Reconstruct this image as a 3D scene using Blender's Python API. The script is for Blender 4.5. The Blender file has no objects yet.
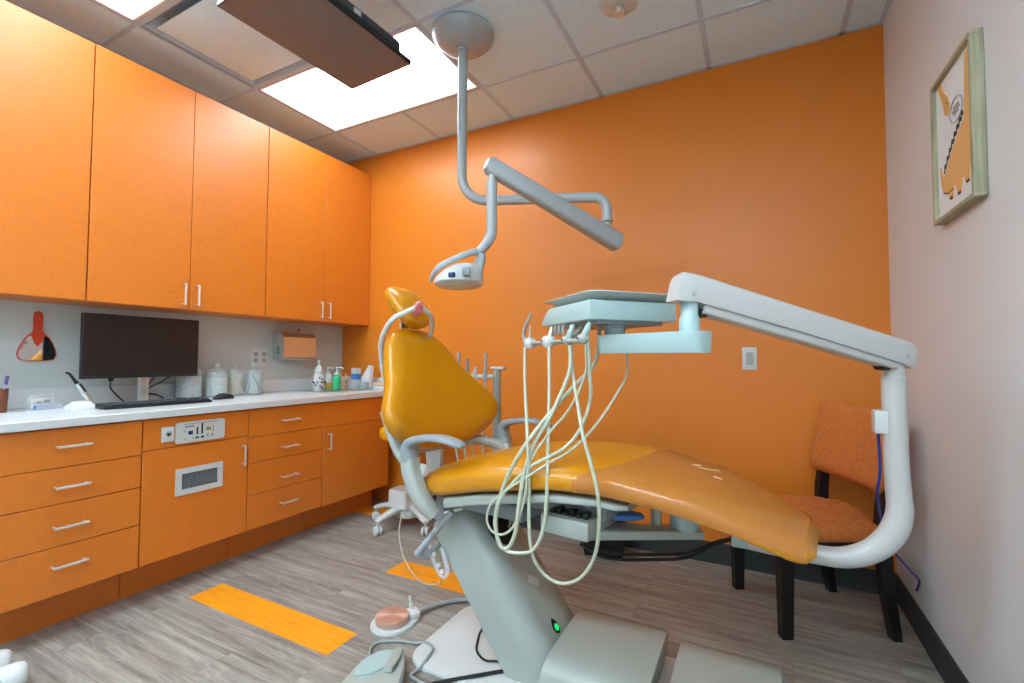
import bpy, bmesh, math, random
from mathutils import Vector, Matrix
random.seed(7)
SC = bpy.context.scene
COL = SC.collection
PI = math.pi
MW = {}

# ---------------------------------------------------------------- materials
def lin(c):
    return tuple(((v/255)/12.92 if v/255 <= .04045 else ((v/255+.055)/1.055)**2.4) for v in c) + (1.0,)

def mat(name, rgb, rough=.5, metal=0., coat=0., spec=.5, noise=0., nscale=40., bump=0., bscale=200., trans=0., ior=1.45, emit=0., sheen=0.):
    m = bpy.data.materials.new(name); m.use_nodes = True
    nt = m.node_tree; b = nt.nodes['Principled BSDF']
    b.inputs['Base Color'].default_value = lin(rgb)
    b.inputs['Roughness'].default_value = rough
    b.inputs['Metallic'].default_value = metal
    b.inputs['Coat Weight'].default_value = coat
    b.inputs['Coat Roughness'].default_value = .12
    b.inputs['Specular IOR Level'].default_value = spec
    b.inputs['IOR'].default_value = ior
    b.inputs['Transmission Weight'].default_value = trans
    b.inputs['Sheen Weight'].default_value = sheen
    if emit:
        b.inputs['Emission Color'].default_value = lin(rgb); b.inputs['Emission Strength'].default_value = emit
    tc = nt.nodes.new('ShaderNodeTexCoord')
    if noise:
        n = nt.nodes.new('ShaderNodeTexNoise'); n.inputs['Scale'].default_value = nscale; n.inputs['Detail'].default_value = 4
        nt.links.new(tc.outputs['Object'], n.inputs['Vector'])
        r = nt.nodes.new('ShaderNodeValToRGB')
        r.color_ramp.elements[0].position = .3; r.color_ramp.elements[1].position = .7
        r.color_ramp.elements[0].color = lin(tuple(v*(1-noise) for v in rgb))
        r.color_ramp.elements[1].color = lin(tuple(min(255, v*(1+noise)) for v in rgb))
        nt.links.new(n.outputs['Fac'], r.inputs['Fac']); nt.links.new(r.outputs['Color'], b.inputs['Base Color'])
    if bump:
        n2 = nt.nodes.new('ShaderNodeTexNoise'); n2.inputs['Scale'].default_value = bscale; n2.inputs['Detail'].default_value = 3
        nt.links.new(tc.outputs['Object'], n2.inputs['Vector'])
        bp = nt.nodes.new('ShaderNodeBump'); bp.inputs['Strength'].default_value = bump; bp.inputs['Distance'].default_value = .002
        nt.links.new(n2.outputs['Fac'], bp.inputs['Height']); nt.links.new(bp.outputs['Normal'], b.inputs['Normal'])
    return m

def weave(name, rgb, rough, amp, s1, s2, bump=.0, coat=0., spec=.5):
    """cloth-like print: two stretched noises crossed"""
    m = mat(name, rgb, rough, coat=coat, spec=spec); nt = m.node_tree; b = nt.nodes['Principled BSDF']
    tc = nt.nodes.new('ShaderNodeTexCoord')
    outs = []
    for sc in (s1, s2):
        mp = nt.nodes.new('ShaderNodeMapping'); mp.inputs['Scale'].default_value = sc
        nt.links.new(tc.outputs['Object'], mp.inputs['Vector'])
        n = nt.nodes.new('ShaderNodeTexNoise'); n.inputs['Scale'].default_value = 1; n.inputs['Detail'].default_value = 3
        nt.links.new(mp.outputs['Vector'], n.inputs['Vector']); outs.append(n.outputs['Fac'])
    ad = nt.nodes.new('ShaderNodeMath'); ad.operation = 'ADD'
    nt.links.new(outs[0], ad.inputs[0]); nt.links.new(outs[1], ad.inputs[1])
    r = nt.nodes.new('ShaderNodeValToRGB')
    hf = nt.nodes.new('ShaderNodeMath'); hf.operation = 'MULTIPLY'; hf.inputs[1].default_value = .5
    nt.links.new(ad.outputs[0], hf.inputs[0]); nt.links.new(hf.outputs[0], r.inputs['Fac'])
    r.color_ramp.elements[0].position = .36; r.color_ramp.elements[1].position = .64
    r.color_ramp.elements[0].color = lin(tuple(v*(1-amp) for v in rgb))
    r.color_ramp.elements[1].color = lin(tuple(min(255, v*(1+amp)) for v in rgb))
    nt.links.new(r.outputs['Color'], b.inputs['Base Color'])
    if bump:
        bp = nt.nodes.new('ShaderNodeBump'); bp.inputs['Strength'].default_value = bump; bp.inputs['Distance'].default_value = .001
        nt.links.new(hf.outputs[0], bp.inputs['Height']); nt.links.new(bp.outputs['Normal'], b.inputs['Normal'])
    return m

def plank_floor():
    m = mat('grey_vinyl_plank', (150, 146, 138), .42); nt = m.node_tree; b = nt.nodes['Principled BSDF']
    N = nt.nodes.new; L = nt.links.new
    tc = N('ShaderNodeTexCoord')
    br = N('ShaderNodeTexBrick')
    br.offset = .37; br.inputs['Scale'].default_value = 1; br.inputs['Brick Width'].default_value = .914; br.inputs['Row Height'].default_value = .1524
    br.inputs['Mortar Size'].default_value = .0007; br.inputs['Mortar Smooth'].default_value = .3; br.inputs['Bias'].default_value = 0
    br.inputs['Color1'].default_value = (0, 0, 0, 1); br.inputs['Color2'].default_value = (1, 1, 1, 1); br.inputs['Mortar'].default_value = (.5, .5, .5, 1)
    mp0 = N('ShaderNodeMapping'); mp0.inputs['Location'].default_value = (-.70, 1.5200, 0)
    L(tc.outputs['Object'], mp0.inputs['Vector']); L(mp0.outputs['Vector'], br.inputs['Vector'])
    # grain shifted per plank
    off = N('ShaderNodeVectorMath'); off.operation = 'SCALE'; off.inputs['Scale'].default_value = 7.3
    L(br.outputs['Color'], off.inputs[0])
    av = N('ShaderNodeVectorMath'); av.operation = 'ADD'; L(tc.outputs['Object'], av.inputs[0]); L(off.outputs[0], av.inputs[1])
    mp = N('ShaderNodeMapping'); mp.inputs['Scale'].default_value = (2.6, 38, 1); L(av.outputs[0], mp.inputs['Vector'])
    n1 = N('ShaderNodeTexNoise'); n1.inputs['Scale'].default_value = 1.0; n1.inputs['Detail'].default_value = 7; n1.inputs['Roughness'].default_value = .62; n1.inputs['Distortion'].default_value = .25
    L(mp.outputs['Vector'], n1.inputs['Vector'])
    mp2 = N('ShaderNodeMapping'); mp2.inputs['Scale'].default_value = (1.6, 8.5, 1); L(av.outputs[0], mp2.inputs['Vector'])
    n2 = N('ShaderNodeTexNoise'); n2.inputs['Scale'].default_value = 1.0; n2.inputs['Detail'].default_value = 2; n2.inputs['Distortion'].default_value = .7
    L(mp2.outputs['Vector'], n2.inputs['Vector'])
    # cathedral rings from banding the broad noise
    mu = N('ShaderNodeMath'); mu.operation = 'MULTIPLY'; mu.inputs[1].default_value = 80; L(n2.outputs['Fac'], mu.inputs[0])
    si = N('ShaderNodeMath'); si.operation = 'SINE'; L(mu.outputs[0], si.inputs[0])
    rg = N('ShaderNodeMapRange'); rg.inputs[1].default_value = .35; rg.inputs[2].default_value = 1; rg.inputs[3].default_value = 0; rg.inputs[4].default_value = .07; L(si.outputs[0], rg.inputs[0])
    r = N('ShaderNodeValToRGB'); cr = r.color_ramp
    cr.elements[0].position = .30; cr.elements[0].color = lin((112, 107, 99))
    cr.elements[1].position = .72; cr.elements[1].color = lin((170, 166, 156))
    e = cr.elements.new(.5); e.color = lin((143, 138, 129))
    add = N('ShaderNodeMath'); add.operation = 'ADD'; L(n1.outputs['Fac'], add.inputs[0]); L(rg.outputs[0], add.inputs[1])
    sb = N('ShaderNodeMath'); sb.operation = 'SUBTRACT'; sb.inputs[1].default_value = .02; L(add.outputs[0], sb.inputs[0])
    tone = N('ShaderNodeMath'); tone.operation = 'MULTIPLY_ADD'; tone.inputs[1].default_value = .06; tone.inputs[2].default_value = -.03; L(br.outputs['Color'], tone.inputs[0])
    ad2 = N('ShaderNodeMath'); ad2.operation = 'ADD'; L(sb.outputs[0], ad2.inputs[0]); L(tone.outputs[0], ad2.inputs[1])
    L(ad2.outputs[0], r.inputs['Fac'])
    mx = N('ShaderNodeMix'); mx.data_type = 'RGBA'; mx.inputs['B'].default_value = lin((108, 103, 96))
    L(br.outputs['Fac'], mx.inputs['Factor']); L(r.outputs['Color'], mx.inputs['A']); L(mx.outputs['Result'], b.inputs['Base Color'])
    bp = N('ShaderNodeBump'); bp.inputs['Strength'].default_value = .25; bp.inputs['Distance'].default_value = .001
    L(ad2.outputs[0], bp.inputs['Height']); L(bp.outputs['Normal'], b.inputs['Normal'])
    return m

M = {}
M['laminate'] = weave('orange_linen_laminate', (214, 118, 30), .42, .045, (60, 16, 340), (60, 340, 16), coat=.0, spec=.75)
M['floor'] = plank_floor()
M['floor_orange'] = weave('orange_vinyl_plank', (232, 150, 28), .42, .06, (5, 70, 1), (12, 160, 1))
M['wall_orange'] = mat('orange_wall_paint', (216, 124, 32), .4, spec=.55, bump=.12, bscale=260)
M['wall_white'] = mat('off_white_wall_paint', (214, 217, 218), .55, bump=.12, bscale=260)
M['wall_grey'] = mat('pale_grey_wall_paint', (196, 204, 200), .5, bump=.1, bscale=260)
M['ceiling_tile'] = mat('fissured_ceiling_tile', (210, 237, 255), .85, noise=.035, nscale=170, bump=.35, bscale=420)
M['ceiling_grid'] = mat('ceiling_grid_metal', (182, 206, 226), .5)
M['baseboard'] = mat('charcoal_vinyl_baseboard', (50, 55, 56), .45)
M['quartz'] = mat('white_speckled_quartz', (206, 211, 210), .28, noise=.03, nscale=240)
M['chrome'] = mat('brushed_nickel', (228, 228, 226), .35, metal=.75)
M['steel'] = mat('stainless_steel', (214, 218, 216), .3, metal=.9)
M['vinyl'] = mat('mustard_vinyl', (198, 132, 9), .3, coat=.25, spec=.5, bump=.05, bscale=500)
M['vinyl_bright'] = mat('yellow_vinyl_insert', (232, 172, 30), .3, coat=.2)
M['plastic_grey'] = mat('pale_grey_plastic', (166, 173, 165), .33, coat=.15)
M['plastic_dark'] = mat('mid_grey_plastic', (138, 148, 151), .4)
M['plastic_white'] = mat('white_plastic', (202, 207, 204), .35)
M['plastic_teal'] = mat('pale_teal_plastic', (166, 192, 190), .33, coat=.15)
M['shell'] = mat('sage_grey_shell', (158, 166, 157), .36, coat=.15)
M['post_white'] = mat('white_enamel', (190, 191, 187), .3, coat=.2)
M['lamp_grey'] = mat('light_grey_enamel', (166, 172, 173), .32, coat=.2)
M['hose'] = mat('pale_sage_tubing', (184, 190, 168), .38)
M['hose_grey'] = mat('grey_tubing', (150, 158, 160), .4)
M['black_rubber'] = mat('black_rubber', (20, 21, 23), .5)
M['tv_reflect'] = mat('screen_painted_reflection', (122, 112, 108), .2)  # dark TV screen lightened: the room's reflection is put into its colour
M['screen'] = mat('dark_monitor_screen', (34, 28, 27), .3)
M['black_plastic'] = mat('black_plastic', (26, 29, 31), .42)
M['black_wood'] = mat('black_stained_wood', (20, 20, 22), .38, noise=.1, nscale=30)
M['tv_back'] = mat('dark_slate_plastic', (58, 66, 70), .5)
M['dark_void'] = mat('dark_recess', (18, 18, 18), .8)
M['copper'] = mat('copper_coloured_metal', (222, 184, 164), .36, metal=.6)
_n = M['copper'].node_tree; _t = _n.nodes.new('ShaderNodeTangent'); _t.direction_type = 'RADIAL'; _t.axis = 'Z'; _n.nodes['Principled BSDF'].inputs['Anisotropic'].default_value = .85; _n.links.new(_t.outputs[0], _n.nodes['Principled BSDF'].inputs['Tangent'])
M['tile_fabric'] = weave('orange_woven_upholstery', (190, 110, 48), .9, .15, (420, 420, 40), (40, 60, 420), bump=.25)
M['white_paper'] = mat('white_paper', (214, 216, 214), .8)
M['cotton'] = mat('white_cotton', (212, 216, 214), .95, noise=.10, nscale=60, bump=1., bscale=60)
M['glass'] = mat('clear_glass', (196, 208, 206), .04, spec=.8); M['glass'].node_tree.nodes['Principled BSDF'].inputs['Alpha'].default_value = .26
M['clear_plastic'] = mat('clear_plastic', (230, 238, 242), .12); M['clear_plastic'].node_tree.nodes['Principled BSDF'].inputs['Alpha'].default_value = .35
M['wood_stick'] = mat('birch_wood', (226, 200, 158), .7, noise=.06)
M['purple'] = mat('purple_plastic', (96, 70, 130), .45)
M['lilac'] = mat('lilac_plastic', (178, 160, 205), .45)
M['red'] = mat('red_orange_plastic', (214, 70, 34), .45)
M['tray_steel'] = mat('satin_tray_steel', (206, 214, 208), .38, metal=.45)
M['mirror'] = mat('mirror_glass', (225, 228, 228), .02, metal=1)
M['green_liquid'] = mat('green_soap', (40, 188, 130), .2, coat=.4)
M['amber_liquid'] = mat('amber_soap', (206, 176, 84), .2, coat=.3)
M['navy'] = mat('navy_blue_plastic', (34, 44, 104), .4)
M['blue'] = mat('blue_print', (70, 128, 200), .5)
M['blue_cord'] = mat('blue_cord', (38, 62, 150), .45)
M['pink'] = mat('pink_soft_plastic', (226, 128, 138), .4)
M['tan'] = mat('tan_card', (212, 178, 138), .7)
M['brown'] = mat('brown_plastic', (120, 72, 48), .5)
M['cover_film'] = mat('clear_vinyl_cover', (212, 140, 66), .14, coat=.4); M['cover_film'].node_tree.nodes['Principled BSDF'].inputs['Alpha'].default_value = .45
M['key_plastic'] = mat('charcoal_key_plastic', (48, 56, 60), .45)
M['pencil'] = mat('thin_grey_print', (150, 150, 150), .6)
M['frame_wood'] = weave('weathered_green_wood', (160, 158, 128), .6, .12, (60, 6, 6), (90, 12, 5))
M['art_paper'] = mat('pale_blue_art_paper', (226, 234, 238), .6)
M['art_orange'] = mat('printed_light_orange', (226, 178, 110), .6)
M['art_dark'] = mat('printed_dark_line', (58, 52, 50), .6)
M['yellow_disp'] = mat('olive_yellow_display', (150, 140, 30), .3)
M['teal_btn'] = mat('teal_button', (70, 150, 140), .4)
M['red_btn'] = mat('rose_button', (190, 90, 100), .4)
M['green_led'] = mat('lit_green_power_button', (10, 190, 90), .3, emit=.6)
M['lamp_emit'] = mat('lit_troffer_lens', (226, 241, 253), .5, emit=8.6)
M['fill_emit'] = mat('added_fill_lens', (226, 241, 253), .5, emit=17.0)  # stronger lens for the unseen fill troffers added behind the camera
M['light_pan'] = mat('white_reflector_pan', (225, 228, 230), .5)
M['mesh_grille'] = mat('grey_steel_mesh', (120, 128, 130), .5, noise=.25, nscale=700)
M['sticker'] = mat('pale_sticker', (200, 204, 200), .5)

# ---------------------------------------------------------------- geometry
def V3(p): return Vector(p)
def catmull(pts, sub):
    pts = [Vector(p) for p in pts]
    if sub < 2 or len(pts) < 3: return pts
    out = []
    P = [2*pts[0]-pts[1]] + pts + [2*pts[-1]-pts[-2]]
    for i in range(1, len(P)-2):
        a, b, c, d = P[i-1:i+3]
        for k in range(sub):
            t = k/sub
            out.append(.5*((2*b)+(c-a)*t+(2*a-5*b+4*c-d)*t*t+(3*b-3*c+d-a)*t**3))
    out.append(pts[-1]); return out
def lerp_list(vals, n):
    m = len(vals); out = []
    for i in range(n):
        t = i/(n-1)*(m-1); k = min(int(t), m-2); out.append(vals[k]+(vals[k+1]-vals[k])*(t-k))
    return out

class G:
    def __init__(s): s.v = []; s.f = []; s.m = []; s.mi = 0
    def add(s, vs, fs):
        o = len(s.v); s.v += [tuple(v) for v in vs]
        for f in fs: s.f.append([o+i for i in f]); s.m.append(s.mi)
        return s
    def bm(s, b):
        b.verts.index_update(); s.add([v.co.copy() for v in b.verts], [[v.index for v in f.verts] for f in b.faces]); b.free(); return s
    def box(s, c, size, bev=0., seg=2, R=None, taper=None):
        b = bmesh.new(); bmesh.ops.create_cube(b, size=1)
        for v in b.verts:
            k = 1.0
            if taper and v.co.z < 0: k = taper
            v.co = Vector((v.co.x*size[0]*k, v.co.y*size[1]*k, v.co.z*size[2]))
        if bev: bmesh.ops.bevel(b, geom=list(b.edges), offset=bev, segments=seg, profile=.5, affect='EDGES', clamp_overlap=True)
        Mx = Matrix.Translation(Vector(c)) @ (R.to_4x4() if R is not None else Matrix())
        bmesh.ops.transform(b, matrix=Mx, verts=list(b.verts)); return s.bm(b)
    def box2(s, a, c, bev=0., seg=2):
        a = Vector(a); c = Vector(c); return s.box((a+c)/2, (abs(c.x-a.x), abs(c.y-a.y), abs(c.z-a.z)), bev, seg)
    def loft(s, rings, caps=True, closed=True):
        n = len(rings[0]); vs = [p for r in rings for p in r]; fs = []
        for i in range(len(rings)-1):
            for j in range(n if closed else n-1):
                k = (j+1) % n; fs.append([i*n+j, i*n+k, (i+1)*n+k, (i+1)*n+j])
        if caps: fs.append(list(range(n))[::-1]); fs.append([(len(rings)-1)*n+j for j in range(n)])
        return s.add(vs, fs)
    def tube(s, pts, r, sub=1, n=10, caps=True):
        rr = r if isinstance(r, (list, tuple)) else [r, r]
        p = catmull(pts, sub); rr = lerp_list(list(rr), len(p)); rings = []
        t0 = (p[1]-p[0]).normalized(); a = t0.orthogonal().normalized()
        for i, q in enumerate(p):
            t = ((p[min(i+1, len(p)-1)]-p[max(i-1, 0)])).normalized()
            a = (a-t*a.dot(t)).normalized(); b = t.cross(a)
            rings.append([q+(a*math.cos(2*PI*j/n)+b*math.sin(2*PI*j/n))*rr[i] for j in range(n)])
        return s.loft(rings, caps)
    def ribbon(s, pts, hw, hh, side, sub=1, n=20, ex=3.0):
        p = catmull(pts, sub); side = Vector(side).normalized()
        hw = lerp_list(hw if isinstance(hw, (list, tuple)) else [hw, hw], len(p)); hh = lerp_list(hh if isinstance(hh, (list, tuple)) else [hh, hh], len(p)); rings = []
        for i, q in enumerate(p):
            t = (p[min(i+1, len(p)-1)]-p[max(i-1, 0)]).normalized(); sd = (side-t*side.dot(t)).normalized(); up = sd.cross(t)
            rings.append([q+sd*hw[i]*sq(math.cos(2*PI*j/n), ex)+up*hh[i]*sq(math.sin(2*PI*j/n), ex) for j in range(n)])
        return s.loft(rings)
    def pillow(s, rows, n=36, ex=2.6):
        """rows: centre, width axis, thickness axis, half width, half thickness, bend"""
        rings = []
        for c, w, t, hw, ht, bd in rows:
            ring = []
            for j in range(n):
                a = 2*PI*j/n; x = sq(math.cos(a), ex); y = sq(math.sin(a), ex)
                ring.append(Vector(c)+Vector(w)*hw*x+Vector(t)*(ht*y+bd*x*x))
            rings.append(ring)
        return s.loft(rings)
    def lathe(s, prof, o=(0, 0, 0), ax=(0, 0, 1), n=24, sx=1., sy=1.):
        ax = Vector(ax).normalized(); a = Vector((1, 0, 0)) if abs(ax.x) < .9 else Vector((0, 1, 0))
        a = (a-ax*a.dot(ax)).normalized(); b = ax.cross(a); o = Vector(o)
        rings = [[o+ax*z+(a*math.cos(2*PI*j/n)*sx+b*math.sin(2*PI*j/n)*sy)*max(r, 1e-5) for j in range(n)] for r, z in prof]
        return s.loft(rings)
    def prism(s, poly, o, ux, uy, d):
        o = Vector(o); ux = Vector(ux); uy = Vector(uy); d = Vector(d)
        a = [o+ux*x+uy*y for x, y in poly]; n = len(a)
        return s.add(a+[p+d for p in a], [list(range(n))[::-1], list(range(n, 2*n))]+[[j, (j+1) % n, n+(j+1) % n, n+j] for j in range(n)])

def sq(v, ex): return math.copysign(abs(v)**(2/ex), v)
def rrect(w, h, r, k=5):
    out = []
    for cx, cy, a0 in ((w/2-r, h/2-r, 0), (-w/2+r, h/2-r, 90), (-w/2+r, -h/2+r, 180), (w/2-r, -h/2+r, 270)):
        for i in range(k+1):
            a = math.radians(a0+90*i/k); out.append((cx+r*math.cos(a), cy+r*math.sin(a)))
    return out
def ellipse(a, b, n=24, cx=0, cy=0, rot=0):
    return [(cx+a*math.cos(2*PI*i/n)*math.cos(rot)-b*math.sin(2*PI*i/n)*math.sin(rot), cy+a*math.cos(2*PI*i/n)*math.sin(rot)+b*math.sin(2*PI*i/n)*math.cos(rot)) for i in range(n)]
def RZ(deg): return Matrix.Rotation(math.radians(deg), 3, 'Z')

# ---------------------------------------------------------------- objects
def tag(o, label=None, cat=None, group=None, kind=None):
    if label: o['label'] = label
    if cat: o['category'] = cat
    if group: o['group'] = group
    if kind: o['kind'] = kind
    return o
def thing(name, loc, label, cat, group=None):
    o = bpy.data.objects.new(name, None); COL.objects.link(o); o.empty_display_size = .05
    o.location = loc; MW[o.name] = Matrix.Translation(Vector(loc)); return tag(o, label, cat, group)
def mesh_obj(name, g, mats, inv, sharp=38):
    me = bpy.data.meshes.new(name)
    me.from_pydata([inv @ Vector(v) for v in g.v], [], g.f)
    ms = mats if isinstance(mats, (list, tuple)) else [mats]
    for m in ms: me.materials.append(M[m])
    me.polygons.foreach_set('material_index', [min(i, len(ms)-1) for i in g.m])
    b = bmesh.new(); b.from_mesh(me); bmesh.ops.recalc_face_normals(b, faces=list(b.faces)); b.to_mesh(me); b.free()
    me.polygons.foreach_set('use_smooth', [True]*len(me.polygons)); me.set_sharp_from_angle(angle=math.radians(sharp)); me.update()
    o = bpy.data.objects.new(name, me); COL.objects.link(o); return o
def part(name, g, mats, parent, label=None, kind=None, sharp=38):
    o = mesh_obj(name, g, mats, MW[parent.name].inverted(), sharp)
    o.parent = parent; MW[o.name] = MW[parent.name]
    if label: o['label'] = label
    if kind: o['kind'] = kind
    return o
def single(name, g, mats, label, cat, group=None, kind=None, sharp=38):
    xs = [v[0] for v in g.v]; ys = [v[1] for v in g.v]; zs = [v[2] for v in g.v]
    loc = Vector(((min(xs)+max(xs))/2, (min(ys)+max(ys))/2, min(zs)))
    o = mesh_obj(name, g, mats, Matrix.Translation(-loc), sharp); o.location = loc; MW[o.name] = Matrix.Translation(loc)
    return tag(o, label, cat, group, kind)
def struct(name, g, mats, parent=None):
    o = mesh_obj(name, g, mats, Matrix())
    MW[o.name] = Matrix()
    if parent: o.parent = parent
    else: o['kind'] = 'structure'
    return o
def copy_tree(o, loc, label=None, parent=None):
    c = o.copy(); COL.objects.link(c)
    if parent is None:
        c.location = loc; MW[c.name] = Matrix.Translation(Vector(loc))
        if label: c['label'] = label
    else: c.parent = parent
    for ch in list(o.children): copy_tree(ch, None, None, c)
    return c

W, YF, H = 3.567, -5.6, 2.70
# ================================================================ SETTING
g = G(); g.box2((-.1, YF-.1, -.1), (W+.1, .1, 0))
g.mi = 1
for x0, y1, ln in ((.712, -1.368, .885), (1.318, -.758, .72), (.36, -.149, .4)):
    g.box2((x0, y1-.1524, -.002), (x0+ln, y1, .0006))
struct('floor', g, ['floor', 'floor_orange'])
struct('wall_left', G().box2((-.1, YF-.1, 0), (0, 0, H+.1)), 'wall_grey')
struct('wall_back', G().box2((-.1, 0, 0), (W+.1, .1, H+.1)), 'wall_orange')
struct('wall_right', G().box2((W, YF, 0), (W+.1, 0, H+.1)), 'wall_white')
struct('wall_front', G().box2((0, YF-.1, 0), (W+.1, YF, H+.1)), 'wall_white')
def base(name, a, c, nx, ny):
    a = Vector(a); c = Vector(c); d = (c-a).length; u = (c-a).normalized(); nrm = Vector((nx, ny, 0))
    g = G(); prof = [(0, 0), (.013, 0), (.011, .008), (.009, .016), (.009, .094), (.006, .107), (0, .108)]
    g.loft([[p+nrm*x+Vector((0, 0, z)) for x, z in prof] for p in (a, c)]); struct(name, g, 'baseboard')
base('baseboard_back', (.56, 0, 0), (W, 0, 0), 0, -1)
base('baseboard_right', (W, -.013, 0), (W, YF, 0), -1, 0)
# ceiling: lay-in tiles in a 2 ft grid, openings left for the troffers and the diffuser
T = .6096; X0 = .3558; Y0 = -.4239
lights = [(X0, Y0-T), (X0, Y0-3*T), (X0+3*T, Y0-5*T), (X0, Y0-5*T), (X0+3*T, Y0-7*T), (X0, Y0-7*T)]           # lower left corner of each 2x4 troffer; those behind the camera are added fill
vent = (X0, Y0-2*T)
holes = [(x, y, x+2*T, y+T) for x, y in lights] + [(vent[0], vent[1], vent[0]+T, vent[1]+T)]
g = G()
xs = [0]+[X0+i*T for i in range(6)]+[W]; ys = [0]+[Y0-j*T for j in range(9)]+[YF]
for i in range(len(xs)-1):
    for j in range(len(ys)-1):
        cx, cy = (xs[i]+xs[i+1])/2, (ys[j]+ys[j+1])/2
        if any(a < cx < c and b < cy < d for a, b, c, d in holes): continue
        g.box2((xs[i], ys[j+1], H+.003), (xs[i+1], ys[j], H+.03))
ce = struct('ceiling', g, 'ceiling_tile')
g = G()
for x in xs[1:-1]:
    segs = [(YF, 0)]
    for a, b, c, d in holes:
        if a+.01 < x < c-.01: segs = [q for (s0, s1) in segs for q in ((s0, min(s1, b)), (max(s0, d), s1)) if q[1]-q[0] > .01]
    for s0, s1 in segs: g.box2((x-.012, s0, H), (x+.012, s1, H+.006))
for y in ys[1:-1]:
    segs = [(0, W)]
    for a, b, c, d in holes:
        if b+.01 < y < d-.01: segs = [q for (s0, s1) in segs for q in ((s0, min(s1, a)), (max(s0, c), s1)) if q[1]-q[0] > .01]
    for s0, s1 in segs: g.box2((s0, y-.010, H-.0005), (s1, y+.010, H+.006))
g.box2((0, -.02, H), (W, 0, H+.006)); g.box2((W-.02, YF, H-.0005), (W, 0, H+.006)); g.box2((0, YF, H), (.02, 0, H+.006))
struct('ceiling_grid', g, 'ceiling_grid', ce)

# troffers
LL = ['bright troffer lamp in the ceiling beyond the ceiling TV, nearest the orange wall', 'bright troffer lamp at the top left above the tall orange cabinets, before the air vent', 'added fill troffer in the ceiling just behind the camera', 'added fill troffer at the left of the ceiling behind the camera', 'added fill troffer far behind the camera at the right', 'added fill troffer far behind the camera at the left']
for k, (x, y) in enumerate(lights):
    t = thing('ceiling_light', (x+T, y+T/2, H), LL[k], 'ceiling light', 'recessed troffer lamps')
    x0, x1, y0, y1 = x+.012, x+2*T-.012, y+.012, y+T-.012
    g = G(); h = .095
    # frame rim and sloping reflector pans
    for a, c in (((x0, y0), (x1, y0+.012)), ((x0, y1-.012), (x1, y1)), ((x0, y0), (x0+.012, y1)), ((x1-.012, y0), (x1, y1))):
        g.box2((a[0], a[1], H-.001), (c[0], c[1], H+.012))
    part('frame', g, 'light_pan', t)
    ym = (y0+y1)/2; g = G(); n = 8
    for sgn in (-1, 1):
        prof = [(ym+sgn*(.285-.165*(i/n)), H+.01+h*math.sin(i/n*PI/2)) for i in range(n+1)]
        rings = [[Vector((xx, a, b)) for a, b in prof]+[Vector((xx, a, b+.006)) for a, b in prof[::-1]] for xx in (x0+.01, x1-.01)]
        g.loft(rings)
    g.box2((x0, y0, H+.008), (x0+.012, y1, H+.115)); g.box2((x1-.012, y0, H+.008), (x1, y1, H+.115))
    g.box2((x0, y0, H+.108), (x1, y1, H+.115))
    part('reflector', g, 'light_pan', t)
    rings = [[Vector((xx, ym+.125*math.cos(a), H+.092-.085*math.sin(a))) for a in [PI*i/12 for i in range(13)]] for xx in (x0+.02, x1-.02)]
    g = G(); g.loft(rings)
    part('diffuser', g, 'lamp_emit' if k < 2 else 'fill_emit', t)

# square plaque air diffuser
t = thing('air_vent', (vent[0]+T/2, vent[1]+T/2, H), 'white square plaque air vent in the ceiling to the left of the ceiling TV', 'air vent')
cx, cy = vent[0]+T/2, vent[1]+T/2
def ringp(h, z): return [Vector((cx+a*h, cy+b*h, z)) for a, b in ((-1, -1), (1, -1), (1, 1), (-1, 1))]
g = G(); g.loft([ringp(.3, H), ringp(.288, H), ringp(.262, H+.03), ringp(.23, H+.07), ringp(.23, H+.08), ringp(.3, H+.08)], caps=False)
g.box2((cx-.24, cy-.24, H+.075), (cx+.24, cy+.24, H+.08))
part('cone', g, 'ceiling_grid', t)
g = G(); g.box((cx, cy, H+.002), (.49, .49, .010), .004); g.box2((cx-.02, cy-.02, H+.005), (cx+.02, cy+.02, H+.076))
part('plaque', g, 'ceiling_tile', t)

# fire sprinkler
t = thing('fire_sprinkler', (2.475, -.71, H), 'small round chrome fire sprinkler under the ceiling beside the orange wall', 'sprinkler')
part('escutcheon', G().lathe([(.0, 0), (.085, 0), (.085, -.004), (.05, -.014), (.03, -.016), (0, -.016)], (2.475, -.71, H)), 'plastic_white', t)
g = G(); g.lathe([(0, -.016), (.013, -.016), (.013, -.03), (.008, -.034), (.004, -.05), (.002, -.052), (.022, -.053), (.022, -.056), (0, -.056)], (2.475, -.71, H))
for s in (-1, 1): g.tube([(2.475+s*.012, -.71, H-.028), (2.475+s*.017, -.71, H-.042), (2.475+s*.004, -.71, H-.054)], .003, 4)
part('sprinkler_head', g, 'chrome', t)

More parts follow.
